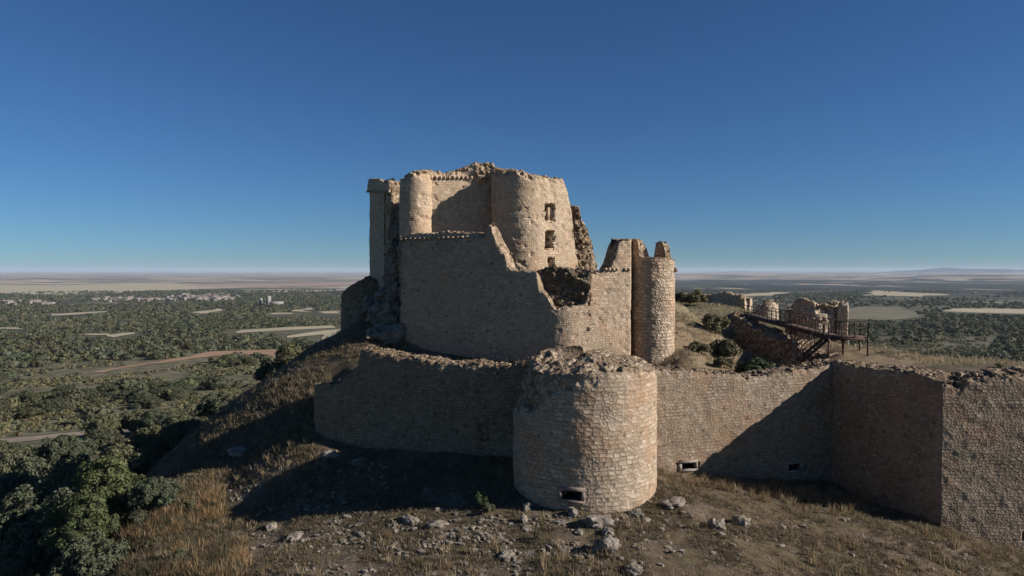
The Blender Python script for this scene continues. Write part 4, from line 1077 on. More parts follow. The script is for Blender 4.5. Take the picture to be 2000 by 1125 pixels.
# taller straw tufts: along the wall foot, round the path, out on the slope
X, Y = in_front(5200, -22, 30, 27, 52); dn = fbm(X / 3.1, Y / 3.1, seed=63, oct=3); k = dn > 0.22 + 0.3 * r_.random(len(X)); X, Y = X[k], Y[k]
t = r_.random(300); X2 = 9.5 + 12 * t + r_.normal(0, .5, 300); Y2 = 41.6 + 3.0 * t - r_.uniform(0.4, 3.0, 300) * (0.4 + t); X, Y = np.r_[X, X2], np.r_[Y, Y2]
blades('tall_grass', X, Y, 0.22 + 0.40 * r_.random(len(X)) ** 2, 16, pick(len(X), r_, [.4, .15, .08, .15, .22]), 'taller straw coloured grass tufts on the slope and along the wall foot', lean=0.45, width=0.010, spread=0.13, seed=3)
# the tall dry clump on the left shoulder
def region(n, pxs, pys, lo=30, hi=50):
    out = []
    while len(out) < n:
        px, py = r_.uniform(*pxs), r_.uniform(*pys); P0 = at(px, py, 1.0); dd = np.linspace(lo, hi + 20, 160)
        i = int(np.argmax(P0[2] * dd <= HGT(P0[0] * dd, dd)))
        if i: out.append((P0[0] * dd[i] + r_.normal(0, .15), dd[i] + r_.normal(0, .3)))
    return np.array(out)
Q = np.r_[region(1300, (235, 432), (950, 1135)), region(200, (410, 470), (1060, 1135))]
hh = 0.18 + 0.30 * r_.random(len(Q))
blades('brown_grass', Q[:, 0], Q[:, 1], hh, 16, np.array([(0.11, 0.085, 0.05), (0.16, 0.12, 0.07), (0.085, 0.08, 0.042), (0.22, 0.16, 0.09)])[r_.integers(0, 4, len(Q))], 'low brown growth under the tall golden grass', lean=0.9, width=0.011, spread=0.25, seed=14)
Q = np.r_[region(520, (240, 430), (945, 1135)), region(120, (400, 432), (950, 1050)), region(150, (425, 475), (1060, 1135))]
q = fbm(Q[:, 0] / 0.9, Q[:, 1] / 0.9, seed=33, oct=2); Q = Q[q > -0.25]
hh = 0.22 + 0.50 * r_.random(len(Q)) ** 1.8
blades('straw_grass', Q[:, 0], Q[:, 1], hh, 15, pick(len(Q), r_, [.45, .2, .03, .07, .25]) * np.array([1.5, 1.2, .95]), 'tall golden dry grass standing on the left shoulder beside the shade', lean=0.55, width=0.007, spread=0.16, seed=4)
Q = np.r_[region(2600, (330, 640), (690, 900), 40, 68), region(1500, (240, 430), (830, 985), 40, 70)]
blades('hillside_grass', Q[:, 0], Q[:, 1], 0.08 + 0.16 * r_.random(len(Q)), 10, pick(len(Q), r_, [.2, .25, .25, .2, .1]), 'dull dry grass over the shaded left hillside', lean=0.7, width=0.016, spread=0.3, seed=15)
Q = np.r_[region(420, (400, 620), (770, 930), 40, 62), region(200, (520, 640), (740, 800), 46, 62)]
blades('slope_grass', Q[:, 0], Q[:, 1], 0.15 + 0.45 * r_.random(len(Q)) ** 2, 13, pick(len(Q), r_, [.4, .2, .1, .1, .2]), 'dry grass along the left ridge catching the sun', lean=0.4, width=0.012, spread=0.2, seed=5)
# terrace and ditch bank behind the outer walls
n = 9000; X, Y = r_.uniform(9, 40, n), r_.uniform(46, 100, n); sd = poly_sdf(X, Y, INNER); k = (sd > 1.2) & (np.hypot(X - RC[0], Y - RC[1]) > 2.0) & ~((X > 22) & (X < 27) & (Y < 82))
X, Y = X[k], Y[k]
blades('terrace_grass', X, Y, 0.10 + 0.30 * r_.random(len(X)) ** 2, 9, pick(len(X), r_, [.5, .15, .03, .07, .25]) * 1.35, 'dry grass on the terrace and ditch bank behind the right outer wall', lean=0.5, width=0.02, spread=0.28, seed=6)
Q = region(1500, (600, 790), (550, 695), 46, 75)
blades('mound_grass', Q[:, 0], Q[:, 1], 0.08 + 0.18 * r_.random(len(Q)) ** 2, 9, pick(len(Q), r_, [.25, .25, .2, .2, .1]), 'dry grass on the mound between the left outer wall and the round outwork', lean=0.6, width=0.016, spread=0.3, seed=16)
X, Y = r_.uniform(-10, 4, 500), r_.uniform(45, 54, 500); sd = poly_sdf(X, Y, INNER); k = (sd > 0.6) & ((Y - 52) < -0.389 * (X - 3.9) - 0.6); X, Y = X[k], Y[k]
blades('weed_stalks', X, Y, 0.25 + 0.6 * r_.random(len(X)) ** 2, 7, pick(len(X), r_, [.3, .3, .1, .1, .2]), 'dead weed stalks between the left outer wall and the tall ward wall', lean=0.3, width=0.010, spread=0.15, seed=7)

# ------------------------------------------------------------------ trees and shrubs
def crown_mesh(name, seed, rad, hgt, lobes, nleaf, size, mat, base=0.10):
    """crown of many leaf sprays spread through lobes, uneven outline with gaps"""
    r_ = np.random.default_rng(seed)
    Cn, Rd = [], []
    for i in range(lobes):
        a = r_.uniform(0, 6.283); q = rad * 0.72 * math.sqrt(r_.random()); t = 1 - (q / rad) ** 2
        Cn.append((q * math.cos(a), q * math.sin(a), hgt * (base + (1 - base) * t * r_.uniform(0.35, 0.78)))); Rd.append(rad * r_.uniform(0.24, 0.46))
    Cn, Rd = np.array(Cn), np.array(Rd)
    # each lobe carries bunches of sprays, which make the knobbly outline of these oaks
    nb_ = 16; Bc, Br, Bd = [], [], []
    for c, q in zip(Cn, Rd):
        D = r_.normal(size=(nb_, 3)); D /= np.linalg.norm(D, axis=1)[:, None]; D[:, 2] = np.where(D[:, 2] < -0.55, -D[:, 2], D[:, 2])
        Bc.append(c + D * q * np.array([1, 1, .85]) * r_.uniform(0.72, 1.0, (nb_, 1))); Br.append(q * r_.uniform(0.26, 0.44, nb_)); Bd.append(D)
    Bc, Br, Bd = np.concatenate(Bc), np.concatenate(Br), np.concatenate(Bd)
    L = r_.choice(len(Br), nleaf, p=Br ** 2 / (Br ** 2).sum())
    D = r_.normal(size=(nleaf, 3)) + 0.8 * Bd[L] + np.array([0, 0, 0.3]); D /= np.linalg.norm(D, axis=1)[:, None]
    P = Bc[L] + D * (Br[L] * (0.7 + 0.4 * r_.random(nleaf) ** 0.6))[:, None]
    P[:, 2] = np.maximum(P[:, 2], 0.08 * hgt * r_.random(nleaf))
    Nn = D + r_.normal(0, 0.45, (nleaf, 3)); Nn /= np.linalg.norm(Nn, axis=1)[:, None]
    A = np.cross(Nn, r_.normal(size=(nleaf, 3))); A /= np.linalg.norm(A, axis=1)[:, None]; B = np.cross(Nn, A)
    s = size * r_.uniform(0.6, 1.3, nleaf)[:, None]
    V = np.stack([P - A * s, P + B * s * .7, P + A * s, P - B * s * .7], 1).reshape(-1, 3)
    Fq = np.arange(nleaf * 4).reshape(-1, 4)
    tone = (0.72 + 0.5 * r_.random(nleaf)) * (0.82 + 0.36 * r_.random(len(Br)))[L]
    c = np.stack([tone * r_.uniform(0.9, 1.15, nleaf), tone, tone * r_.uniform(0.8, 1.1, nleaf)], -1)
    c = np.repeat(c, 4, 0)
    # closed filler lumps well inside the leaf shell, so crowns are not hollow
    mb = MB()
    for i in range(lobes):
        v, f = lump(Cn[i], Rd[i] * 0.62, (1, 1, .82), seed=seed * 40 + i, sub=1); mb.add(v, f)
    v = np.concatenate(mb.V); f = np.concatenate(mb.F) + len(V)
    V = np.concatenate([V, v]); Fq = np.concatenate([Fq, f]); c = np.concatenate([c, np.full((len(v), 3), 0.6)])  # filler toned below the leaves: inner crown shade put into its colour
    return mesh_data(name, V, Fq, None, {'col': c}, False, M[mat])

def trunk_mesh(name, seed, h, r0, spread):
    r_ = np.random.default_rng(seed); VV, FF, base = [], [], 0
    def tube(p, q, ra, rb, n=7):
        nonlocal base
        p, q = np.array(p, float), np.array(q, float); rows = []
        for k in range(5):
            t = k / 4; c = p + (q - p) * t + np.array([math.sin(t * 3 + seed), math.cos(t * 2 + seed), 0]) * 0.06 * t
            a = np.linspace(0, 6.283, n, endpoint=False); rr = ra + (rb - ra) * t
            rows.append(np.c_[c[0] + rr * np.cos(a), c[1] + rr * np.sin(a), np.full(n, c[2])])
        VV.append(np.concatenate(rows)); FF.append(grid_faces(5, n, True) + base); base += 5 * n
    tube((0, 0, -0.5), (0.1, 0.05, h * 0.4), r0, r0 * 0.75)
    for i in range(4):
        a = i * 1.7 + r_.random(); tube((0.1, 0.05, h * 0.36), (spread * math.cos(a), spread * math.sin(a), h * r_.uniform(.6, .8)), r0 * 0.6, r0 * 0.18)
    return mesh_data(name, np.concatenate(VV), np.concatenate(FF), None, None, True, M['bark'])
PROTO = []
for i in range(6):
    rad = 3.4 + 0.35 * (i % 3); h = 4.6 + 0.4 * (i % 2)
    PROTO.append((crown_mesh('crown', 200 + i, rad, h, 17 + i, 5600, 0.19, 'oak'), trunk_mesh('trunk', 300 + i, h, 0.28, rad * .5), rad))
def tree(x, y, scale, label, group, i, name='holm_oak', proto=None, z=None, sz=1.0):
    cm, tm, rad = (proto or PROTO)[i % len(proto or PROTO)]
    e = empty(name, (x, y, float(HGT(np.array([x]), np.array([y]))[0]) - 0.15 if z is None else z)); e.scale = (scale, scale, scale * sz)
    e.rotation_euler = (0, 0, (i * 2.399) % 6.283); tag(e, label, 'tree', group)
    for nm, me in (('crown', cm), ('trunk', tm)):
        o = bpy.data.objects.new(nm, me); o.parent = e; COL.objects.link(o)
    return e
BIG = [(crown_mesh('crown', 401 + i, 3.7, 5.0, 22, 11000, 0.155, 'thicket'), trunk_mesh('trunk', 411 + i, 5.0, 0.32, 1.9), 3.7) for i in range(3)]
BRI = [(crown_mesh('crown', 431, 2.6, 5.4, 20, 14000, 0.085, 'bright'), trunk_mesh('trunk', 441, 5.4, 0.2, 1.2), 2.6)]
def spot(px, py, d): return at(px, py, d)
HERO = [  # px, py of crown centre, distance, scale, kind, label
    (255, 888, 57, 0.74, 0, 'big round holm oak with a shaded right flank at the foot of the left slope'),
    (125, 872, 92, 0.95, 1, 'holm oak beside the dirt track, left of the big round oak'),
    (150, 985, 58, 0.92, 2, 'bushy holm oak in the thicket just left of the tall golden grass'),
    (95, 1050, 52, 0.9, 0, 'holm oak in the thicket between frame corner and fresh green tree'),
    (25, 960, 66, 0.9, 1, 'holm oak at the left frame edge above the thicket'),
    (20, 1105, 45, 0.72, 2, 'holm oak filling the bottom left corner'),
    (120, 1130, 42, 0.62, 1, 'low holm oak at the bottom edge below the fresh green tree'),
    (40, 905, 84, 0.85, 0, 'low holm oak at the left frame edge beside the track bend'),
    (430, 790, 118, 1.1, 2, 'dark holm oak half hidden by the ridge, upper of two in hill shade'),
    (352, 832, 118, 0.9, 1, 'shaded holm oak in the row behind the track, next to the ridge'),
    (310, 820, 124, 0.9, 0, 'holm oak in the middle of the shaded row behind the track'),
    (262, 822, 122, 0.85, 2, 'holm oak second from left in the shaded row behind the track'),
    (205, 828, 120, 0.85, 1, 'leftmost holm oak of the shaded row behind the track'),
    (585, 700, 97, 1.0, 0, 'dark holm oak showing just over the shaded left ridge'),
    (545, 722, 97, 0.9, 2, 'dark holm oak on the ridge skyline below its taller neighbour'),
    (298, 862, 90, 0.95, 2, 'shaded holm oak in front of the track where it meets the slope'),
    (362, 848, 86, 0.85, 0, 'dark holm oak hard against the ridge, just above the golden grass'),
    (200, 925, 60, 0.7, 1, 'shaded holm oak directly below the big round oak'),
    (75, 985, 60, 0.95, 2, 'holm oak in the left thicket behind the two frontmost crowns'),
    (215, 965, 54, 0.7, 0, 'small holm oak touching the top left of the golden grass'),
    (30, 1030, 55, 0.95, 1, 'holm oak at the left frame edge in the middle of the thicket'),
    (150, 930, 72, 0.95, 2, 'holm oak between the big round oak and the thicket'),
    (85, 925, 78, 0.9, 0, 'holm oak just inside the thicket below the track'),
    (180, 1075, 43, 0.6, 2, 'low holm oak between golden grass and the bottom left crowns'),
    (300, 935, 58, 0.55, 1, 'small shaded holm oak tucked under the golden grass crest'),
    (70, 1095, 46, 0.75, 1, 'rounded holm oak near the bottom left corner, second from the frame edge')]
OCC = []
for i, (px, py, d, s, kd, lab) in enumerate(HERO):
    dd = np.linspace(d - 22, d + 60, 400); P0 = at(px, py, 1.0); gap = P0[2] * dd - 2.9 * s - HGT(P0[0] * dd, dd)
    j = int(np.argmin(np.abs(gap) + 0.04 * np.abs(dd - d))); s *= dd[j] / d
    print('hero', lab[:40], d, round(dd[j], 1), round(gap[j], 2))
    x, d = P0[0] * dd[j], dd[j]
    tree(x, d, s, lab, 'holm oaks at the foot of the castle hill', kd, proto=BIG, z=float(HGT(np.array([x]), np.array([d]))[0]) - 0.25); OCC.append((x, d, 3.7 * s))
for i, (px, py, d, s, lab) in enumerate(((205, 1040, 44, 1.05, 'fresh green broadleaf tree standing next to the tall golden grass'), (172, 1110, 41, 0.8, 'smaller fresh green tree at the bottom edge, left of the golden grass'))):
    c = spot(px, py, d); zg = float(HGT(np.array([c[0]]), np.array([d]))[0])
    tree(c[0], d, s, lab, 'fresh green trees in the thicket', 0, 'broadleaf_tree', BRI, z=zg - 0.1); OCC.append((c[0], d, 2.5))

def shrub(px, py, d, s, mat, label, seed, name='shrub', flat=1.0, n=2600, size=0.075):
    c = at(px, py, d); z = float(HGT(np.array([c[0]]), np.array([d]))[0])
    m_ = crown_mesh('shrub', seed, 1.0, 1.1, 9, n, size, mat, base=0.12)
    o = bpy.data.objects.new(name, m_); COL.objects.link(o); o.location = (c[0], d, z - 0.05); o.scale = (s, s, s * flat); tag(o, label, 'shrub')
shrub(1478, 722, 50.3, 1.5, 'bright', 'dense dark green bush in the ditch just behind the straight outer wall', 601, 'bush', 0.8)
shrub(1508, 722, 51.0, 0.9, 'bright', 'smaller green bush touching the right of the dense ditch bush', 602, 'bush', 0.9)
shrub(1325, 578, 88, 1.6, 'oak', 'dark bush beside the slender round tower on the far rise', 603, 'bush')
shrub(1352, 585, 86, 1.7, 'broom', 'pale green broom bush on the far rise right of the dark bush', 604, 'broom_bush')
shrub(1395, 655, 63, 1.3, 'broom', 'grey green broom bush halfway up the ditch bank', 605, 'broom_bush', 1.3)
shrub(1415, 690, 57, 1.3, 'broom', 'broom bush low on the ditch bank above the outer wall', 606, 'broom_bush', 1.2)
shrub(1412, 718, 52.5, 0.8, 'broom', 'small brownish broom at the foot of the ditch bank', 607, 'broom_bush', 1.1)
shrub(1365, 690, 56, 0.9, 'broom', 'small broom bush between slender tower and ditch', 608, 'broom_bush', 1.0)
shrub(935, 985, 37.3, 0.55, 'bright', 'dark green spiky shrub at the shadow edge left of the round tower', 609, 'shrub', 1.5, 1400, 0.06)
shrub(955, 995, 36.6, 0.42, 'broom', 'pale shrub right of the dark spiky one by the tower foot', 610, 'shrub', 1.3, 900, 0.05)
shrub(1052, 1040, 33.6, 0.30, 'broom', 'low olive shrub among rubble below the tower slot', 611, 'shrub', 1.2, 700, 0.045)
shrub(365, 985, 42, 0.55, 'broom', 'greyish bush at the crest of the golden grass', 621, 'shrub', 0.9, 900, 0.06)
shrub(275, 1010, 41, 0.65, 'broom', 'rounded dull bush on the left side of the golden grass', 622, 'shrub', 0.9, 900, 0.06)
shrub(300, 1060, 38, 0.6, 'broom', 'olive shrub inside the tall golden grass', 612, 'shrub', 1.0, 1000, 0.06)
shrub(345, 1090, 35.5, 0.5, 'broom', 'dull green shrub in the lower right of the golden grass', 613, 'shrub', 1.1, 900, 0.05)
shrub(1948, 722, 45, 0.4, 'broom', 'small dry shrub on the flat terrace edge at right', 614, 'shrub', 0.8, 600, 0.05)

# paths and clear fields on the plain that the trees keep away from
def drape(name, pix, lift, mat, width=None, label=None):
    """a sheet laid over the terrain: polygon corners, or a centre line with a width, taken from the survey photo"""
    Q = np.array([ground_at(px, py) for px, py in pix])
    if width is None:
        A_ = Q; n = len(A_); h_ = n // 2
        a_, b_ = A_[:h_], A_[h_:][::-1]
    else:
        T = np.gradient(Q, axis=0); T /= np.linalg.norm(T, axis=1)[:, None]; Nn = np.c_[-T[:, 1], T[:, 0]]
        w = np.asarray(width)[:, None] / 2 if np.ndim(width) else width / 2
        a_, b_ = Q - Nn * w, Q + Nn * w
    k = np.linspace(0, len(a_) - 1, 90); i0 = np.arange(len(a_))
    a_ = np.c_[np.interp(k, i0, a_[:, 0]), np.interp(k, i0, a_[:, 1])]; b_ = np.c_[np.interp(k, i0, b_[:, 0]), np.interp(k, i0, b_[:, 1])]
    t = np.linspace(0, 1, 18)[None, :, None]
    Pn = a_[:, None] * (1 - t) + b_[:, None] * t
    sc = np.linalg.norm(a_ - b_, axis=1).mean()
    Pn = Pn + (np.stack([fbm(Pn[..., 0] / sc * 1.2, Pn[..., 1] / sc * 1.2, seed=91), fbm(Pn[..., 0] / sc * 1.2, Pn[..., 1] / sc * 1.2, seed=92)], -1) * sc * 0.09)
    Z = HGT(Pn[..., 0].ravel(), Pn[..., 1].ravel()) + lift
    V = np.c_[Pn.reshape(-1, 2), Z]
    o = make(name, V, grid_faces(90, 18), mat); o['kind'] = 'structure'
    return V[:, :2]
M['orange_earth'] = plain_mat('orange_earth_track', (0.30, 0.19, 0.115), noise=0.22, scale=0.12)
M['pale_earth'] = plain_mat('pale_dirt_track', (0.27, 0.21, 0.15), noise=0.2, scale=0.15)
M['straw'] = plain_mat('straw_stubble', (0.37, 0.31, 0.20), noise=0.16, scale=0.02)
M['fallow'] = plain_mat('fallow_field', (0.155, 0.135, 0.085), noise=0.25, scale=0.02)
M['brownfield'] = plain_mat('brown_ploughed_field', (0.30, 0.215, 0.155), noise=0.15, scale=0.01)
CLEAR = []
CLEAR.append(drape('path', [(-60, 868), (60, 858), (150, 848), (250, 843), (300, 842)], 0.12, M['pale_earth'], 8.0))
CLEAR.append(drape('path', [(185, 728), (260, 715), (340, 704), (400, 695), (440, 689), (500, 688), (570, 690), (640, 692)], 0.15, M['orange_earth'], [5, 6, 9, 14, 30, 34, 26, 20]))
for pix, mt in (([(455, 646), (560, 640), (650, 636), (655, 641), (560, 646), (460, 651)], 'straw'), ([(570, 657), (640, 646), (668, 643), (672, 650), (640, 654), (575, 661)], 'straw'),
                ([(95, 614), (160, 611), (210, 608), (215, 610), (160, 614), (100, 617)], 'straw'), ([(-40, 640), (20, 640), (50, 640), (50, 643), (20, 643), (-40, 643)], 'straw'),
                ([(165, 653), (190, 652), (213, 652), (213, 655), (190, 655), (165, 655)], 'straw'), ([(215, 656), (240, 652), (262, 650), (265, 653), (240, 657), (217, 660)], 'straw'),
                ([(380, 610), (410, 606), (428, 603), (428, 608), (410, 611), (382, 613)], 'straw'), ([(528, 612), (545, 611), (565, 611), (565, 614), (545, 614), (530, 615)], 'straw'),
                ([(585, 608), (600, 602), (615, 601), (614, 607), (600, 610), (586, 611)], 'straw'), ([(632, 609), (650, 608), (668, 607), (668, 613), (650, 613), (634, 613)], 'straw'),
                ([(1660, 606), (1740, 603), (1815, 603), (1800, 618), (1730, 627), (1662, 624)], 'fallow'), ([(1860, 604), (1930, 602), (2060, 606), (2060, 616), (1930, 612), (1862, 609)], 'straw'),
                ([(-80, 557), (150, 556), (330, 556), (480, 560), (300, 566), (200, 571), (100, 575), (-80, 572)], 'straw'), ([(320, 555), (500, 553.5), (690, 553), (690, 557), (520, 560), (430, 563)], 'brownfield'),
                ([(1685, 573), (1740, 568), (1830, 574), (1835, 581), (1760, 578), (1690, 577)], 'straw'), ([(1450, 575), (1500, 571), (1535, 571), (1532, 576), (1500, 578), (1452, 579)], 'straw')):
    CLEAR.append(drape('field', pix, 0.4, M[mt]))
clr = set()
for Q in CLEAR:
    for x, y in Q:
        c = 12 if math.hypot(x, y) > 500 else 6
        clr.add((c, int(x // c), int(y // c)))
def is_clear(x, y):
    r = math.hypot(x, y)
    for k in (0, 0.3, 0.65, 1.0):                     # a track or field also shows over the low growth just before it
        s = 1 + k * (0.085 if r < 600 else 0.10)
        if _clear(x * s, y * s): return True
    return False
def _clear(x, y):
    for c in (6, 12):
        i, j = int(x // c), int(y // c)
        if (c, i, j) in clr: return True
    return False

# where oaks grow: random points seen from above, thinned near tracks and in glades
r_ = np.random.default_rng(123)
SPOTS = []
def sow(d0, d1, spacing, wedge, glade):
    a0, a1 = [math.atan((p - 1000) / FPX) for p in wedge]
    area = 0.5 * (d1 ** 2 - d0 ** 2) * (a1 - a0); n = int(area / spacing ** 2)
    d = np.sqrt(r_.uniform(d0 ** 2, d1 ** 2, n)); a = r_.uniform(a0, a1, n)
    x, y = d * np.sin(a), d * np.cos(a)
    q = np.maximum(1, d / 350)
    g_ = fbm(x / (60 * q), y / (50 * q ** 0.7), seed=44, oct=3) + 0.5 * vnoise(x / 15, y / 15, seed=45)
    k = g_ > glade
    for X_, Y_ in zip(x[k], y[k]):
        if math.hypot(X_ - 5, Y_ - 55) < 74: continue
        if is_clear(X_, Y_) or (X_ < -36 and math.hypot(X_, Y_) < 128): continue
        SPOTS.append((X_, Y_))
for wd in ((-160, 700),):
    sow(95, 250, 7.4, wd, -0.18); sow(250, 520, 7.6, wd, -0.38); sow(520, 1000, 9.5, wd, -0.42)
    sow(1000, 1900, 14, wd, -0.4); sow(1900, 3300, 23, wd, -0.4)
sow(250, 520, 7.6, (1560, 2160), -0.75); sow(520, 1000, 9.0, (1560, 2160), -0.7); sow(1000, 1900, 13, (1560, 2160), -0.5); sow(1900, 3300, 22, (1560, 2160), -0.45)
sow(350, 1000, 11, (1300, 1560), -0.8); sow(1000, 3000, 26, (1300, 1560), -0.9)
SPOTS.sort(key=lambda p: math.hypot(*p))
near = []
for p in SPOTS:
    if len(near) >= 262: break
    if any((p[0] - q[0]) ** 2 + (p[1] - q[1]) ** 2 < (q[2] * 0.8 + 1.6) ** 2 for q in OCC): continue
    near.append(p); OCC.append((p[0], p[1], 2.6))
nearset = set(near)
for i, (x, y) in enumerate(near):
    left = x < 0
    tree(x, y, float(r_.uniform(0.45, 1.05)), 'round dark green holm oak among many on the plain left of the castle' if left else 'round dark green holm oak among many on the plain right of the castle',
         'holm oaks on the left plain' if left else 'holm oaks on the right plain', i, sz=float(r_.uniform(0.58, 0.85)))
# the wood beyond them, which reads as one mass
far = [p for p in SPOTS if p not in nearset and math.hypot(*p) > 100]
far = [p for p in far if not any((p[0] - q[0]) ** 2 + (p[1] - q[1]) ** 2 < 9 for q in OCC[:40])]
FX = np.array(far); FD = np.hypot(FX[:, 0], FX[:, 1]); FZ = HGT(FX[:, 0], FX[:, 1])
def sprays(sel, nl, size, rad):
    n = sel.sum(); x, y, z = FX[sel, 0], FX[sel, 1], FZ[sel]
    R0 = rad * r_.uniform(0.45, 1.25, n); H0 = R0 * r_.uniform(0.9, 1.25, n); ph = r_.uniform(0, 100, n)
    k = np.repeat(np.arange(n), nl); m_ = len(k)
    D = r_.normal(size=(m_, 3)); D /= np.linalg.norm(D, axis=1)[:, None]; D[:, 2] = np.where(D[:, 2] < -0.2, -D[:, 2], D[:, 2])
    lob = 1 + 0.30 * vnoise(D[:, 0] * 1.6 + ph[k], D[:, 1] * 1.6, D[:, 2] * 1.6, seed=55) + 0.12 * vnoise(D[:, 0] * 4 + ph[k], D[:, 1] * 4, D[:, 2] * 4, seed=56)
    q = lob * (0.86 + 0.18 * r_.random(m_))
    P = np.stack([x[k] + D[:, 0] * R0[k] * q, y[k] + D[:, 1] * R0[k] * q, z[k] + H0[k] * 0.42 + D[:, 2] * H0[k] * 0.6 * q], -1)
    Nn = D + r_.normal(0, 0.35, (m_, 3)); Nn /= np.linalg.norm(Nn, axis=1)[:, None]
    A = np.cross(Nn, r_.normal(size=(m_, 3))); A /= np.linalg.norm(A, axis=1)[:, None]; B = np.cross(Nn, A)
    s = size * r_.uniform(0.7, 1.3, m_)[:, None]
    V = np.stack([P - A * s, P + B * s * .75, P + A * s, P - B * s * .75], 1).reshape(-1, 3)
    tr = r_.uniform(0.65, 1.3, n)[k] * r_.uniform(0.9, 1.1, m_)
    c = np.stack([tr * r_.uniform(0.88, 1.2, n)[k], tr, tr * r_.uniform(0.8, 1.1, n)[k]], -1)
    return V, np.repeat(c, 4, 0)
parts_ = [sprays((FD < 420), 150, 0.62, 3.4), sprays((FD >= 420) & (FD < 1000), 60, 0.9, 3.3), sprays((FD >= 1000) & (FD < 1900), 24, 1.6, 3.8), sprays(FD >= 1900, 12, 2.5, 4.6)]
V = np.concatenate([p[0] for p in parts_]); C_ = np.concatenate([p[1] for p in parts_])
o = make('holm_oak_wood', V, np.arange(len(V)).reshape(-1, 4), M['oak'], None, None, {'col': C_}); tag(o, 'far holm oak woodland covering the plain as one mass', 'woodland', kind='stuff')
print('trees near', len(near), 'far', len(far), 'quads', len(V) // 4)

def scrub_at(n, d0, d1):
    d = np.sqrt(r_.uniform(d0 ** 2, d1 ** 2, n)); a = np.where(r_.random(n) < 0.6, r_.uniform(math.atan(-1160 / FPX), math.atan(-250 / FPX), n), r_.uniform(math.atan(480 / FPX), math.atan(1160 / FPX), n))
    x, y = d * np.sin(a), d * np.cos(a); k = np.array([not is_clear(p, q) and math.hypot(p - 5, q - 55) > 72 for p, q in zip(x, y)])
    k &= fbm(x / 25, y / 25, seed=71, oct=3) > -0.3
    return np.c_[x[k], y[k]]
VS, CS = [], []
for n, d0, d1, nl, sz, rd in ((9000, 92, 300, 34, 0.26, 0.75), (15000, 300, 650, 14, 0.5, 1.1), (16000, 650, 1300, 8, 0.95, 1.7)):
    FX = scrub_at(n, d0, d1); FZ = HGT(FX[:, 0], FX[:, 1]) - 0.1
    V, C_ = sprays(np.ones(len(FX), bool), nl, sz, rd); VS.append(V); CS.append(C_ * np.array([0.80, 0.86, 0.85]))
V, C_ = np.concatenate(VS), np.concatenate(CS)
o = make('scrub', V, np.arange(len(V)).reshape(-1, 4), M['broom'], None, None, {'col': C_}); tag(o, 'low scrub dotted between the oaks on the plain', 'scrub', kind='stuff')

# ------------------------------------------------------------------ far village
def house_mesh(w, l, h, rh, seed):
    v = [(-w, -l, 0), (w, -l, 0), (w, l, 0), (-w, l, 0), (-w, -l, h), (w, -l, h), (w, l, h), (-w, l, h), (0, -l, h + rh), (0, l, h + rh)]
    wallq = [[0, 1, 5, 4], [1, 2, 6, 5], [2, 3, 7, 6], [3, 0, 4, 7], [4, 5, 8, 8], [6, 7, 9, 9]]
    m_ = bpy.data.meshes.new('house')
    e = 0.4
    v += [(-w - e, -l - e, h - .2), (0, -l - e, h + rh + .15), (0, l + e, h + rh + .15), (-w - e, l + e, h - .2), (w + e, -l - e, h - .2), (w + e, l + e, h - .2)]
    fs = [f if f[2] != f[3] else f[:3] for f in wallq] + [[10, 11, 12, 13], [11, 14, 15, 12]]
    m_.from_pydata(v, [], fs); m_.materials.append(M['render']); m_.materials.append(M['tile'])
    for p in m_.polygons[6:]: p.material_index = 1
    return m_
HM = [house_mesh(4, 6, 5.5, 2, 1), house_mesh(5, 9, 4.5, 2, 2), house_mesh(3.5, 5, 6.5, 1.6, 3), house_mesh(6, 12, 5, 2.2, 4)]
r_ = np.random.default_rng(321); nh = 0
HS = [(r_.normal(395, 30), r_.normal(583, 3.0)) for _ in range(95)] + [(r_.uniform(182, 320), r_.normal(587, 1.6)) for _ in range(32)] + [(r_.uniform(0, 100), r_.normal(593, 2.0)) for _ in range(18)]
for i, (px, py) in enumerate(HS):
    x, y = ground_at(px, min(max(py, 575), 599))
    o = bpy.data.objects.new('house', HM[i % 4]); COL.objects.link(o); o.location = (x, y, float(HGT(np.array([x]), np.array([y]))[0]) + 0.0)
    o.rotation_euler = (0, 0, float(r_.uniform(0, 3.14))); s = float(r_.uniform(0.6, 1.15)); o.scale = (s, s, s)
    tag(o, 'tiny pale house in the far village left of the castle', 'house', 'far village houses')
x, y = ground_at(535, 597); z = float(HGT(np.array([x]), np.array([y]))[0])
e = empty('country_house', (x, y, z)); tag(e, 'large pale building with a squat tower on the plain, just left of the castle hill', 'building')
q = y / FPX
mb = MB(); mb.box((x + 2 * q, y, z + 4), (30 * q, 14, 9)); mb.build('wing', M['render'], e)
mb = MB(); mb.box((x - 9 * q, y - 2, z + 9), (5 * q, 12, 20)); mb.build('tower', M['render'], e)
mb = MB(); mb.box((x - 28 * q, y + 8, z + 7), (3 * q, 9, 15)); mb.build('water_tower', M['render'], e)
for i, (px, py, w, lab) in enumerate(((1458, 555, 7, 'long white shed on the far right plain, nearest the castle'), (1662, 554, 6, 'white shed on the far plain right of the drum tower ruin'), (1756, 555, 9, 'bright white long shed far off on the right plain'), (1905, 573, 8, 'pale farm shed at the far right among fields'))):
    x, y = ground_at(px, py + 2); q = y / FPX
    o = bpy.data.objects.new('farm_shed', house_mesh(5, w * q / 2, 5, 1.5, 7)); COL.objects.link(o); o.location = (x, y, float(HGT(np.array([x]), np.array([y]))[0]) + 1); o.rotation_euler = (0, 0, 1.5); tag(o, lab, 'shed')

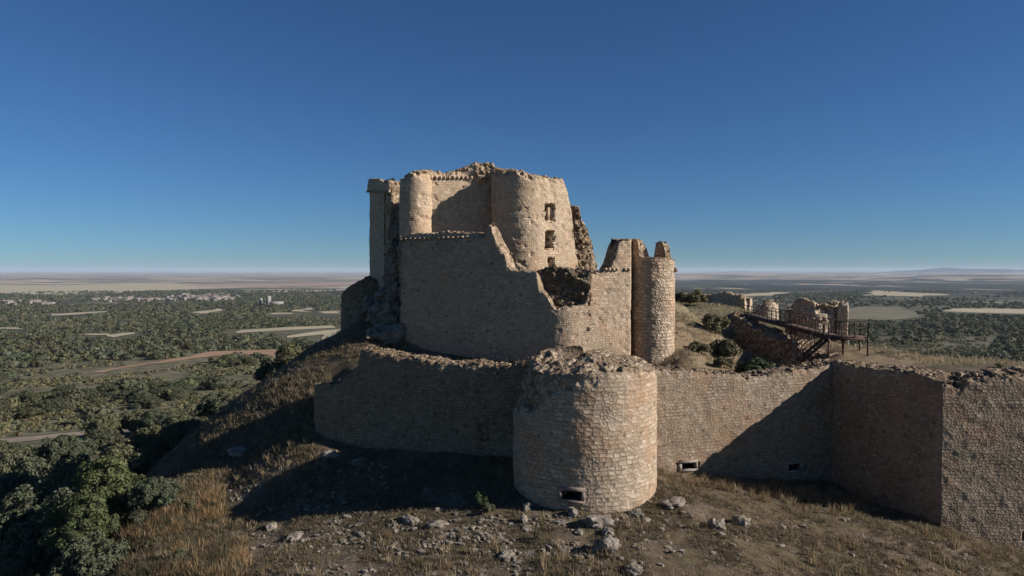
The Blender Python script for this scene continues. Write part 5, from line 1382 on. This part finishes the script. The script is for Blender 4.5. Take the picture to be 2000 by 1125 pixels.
# ------------------------------------------------------------------ air, sky, sun, camera
hz = MB(); 
_lo, _hi = float(GZ.min()) - 1.0, max(float(GZ.max()), 12.0) + 5.0
hz.box((0, 22900, (_lo + _hi) / 2), (92400 + 400, 46500, _hi - _lo))
V = np.concatenate(hz.V); haze = make('haze', V, np.concatenate(hz.F), None); tag(haze, kind='stuff')
m = bpy.data.materials.new('thin_air'); m.use_nodes = True; nt = m.node_tree; nt.nodes.clear()
out = nt.nodes.new('ShaderNodeOutputMaterial'); pv = nt.nodes.new('ShaderNodeVolumePrincipled')
pv.inputs['Color'].default_value = (0.70, 0.82, 0.95, 1); pv.inputs['Density'].default_value = HAZE; pv.inputs['Anisotropy'].default_value = 0.0
nt.links.new(pv.outputs[0], out.inputs['Volume']); haze.data.materials.append(m)

EL, AZ = 26.0, 12.0       # sun 26 degrees up, 12 degrees behind the camera's right hand
sv = Vector((math.cos(R(EL)) * math.cos(R(AZ)), -math.cos(R(EL)) * math.sin(R(AZ)), math.sin(R(EL))))
sl = bpy.data.lights.new('sun', 'SUN'); sl.energy = SUN; sl.angle = R(0.53); sl.color = (1.0, 0.95, 0.915)
so = bpy.data.objects.new('sun', sl); COL.objects.link(so); so.rotation_euler = sv.to_track_quat('Z', 'Y').to_euler()
w = bpy.data.worlds.new('World'); SC.world = w; w.use_nodes = True; nt = w.node_tree
bg = nt.nodes['Background']; sk = nt.nodes.new('ShaderNodeTexSky'); sk.sky_type = 'NISHITA'; sk.sun_disc = False
sk.sun_elevation = R(EL); sk.sun_rotation = R(90 + AZ); sk.altitude = 1000; sk.air_density = AIR; sk.dust_density = DUST; sk.ozone_density = OZONE
gr = nt.nodes.new('ShaderNodeMix'); gr.data_type = 'RGBA'; gr.blend_type = 'MULTIPLY'; gr.inputs[0].default_value = 1; gr.inputs[7].default_value = (*TINT, 1)
nt.links.new(sk.outputs[0], gr.inputs[6]); nt.links.new(gr.outputs[2], bg.inputs[0]); bg.inputs[1].default_value = SKY

cam = bpy.data.cameras.new('camera'); co = bpy.data.objects.new('camera', cam); COL.objects.link(co)
cam.sensor_width = 36; cam.lens = 36 * FPX / 2000; cam.clip_start = 0.5; cam.clip_end = 120000
co.location = (0, 0, 0); co.rotation_euler = (R(90) - PITCH, 0, 0); SC.camera = co
SC.view_settings.view_transform = 'Standard'; SC.view_settings.look = 'None'; SC.view_settings.exposure = EXPO; SC.view_settings.gamma = 1
SC.cycles.use_denoising = True; SC.cycles.max_bounces = 6; SC.cycles.volume_bounces = 0; SC.cycles.diffuse_bounces = 3; SC.cycles.transparent_max_bounces = 8
SC.render.film_transparent = False
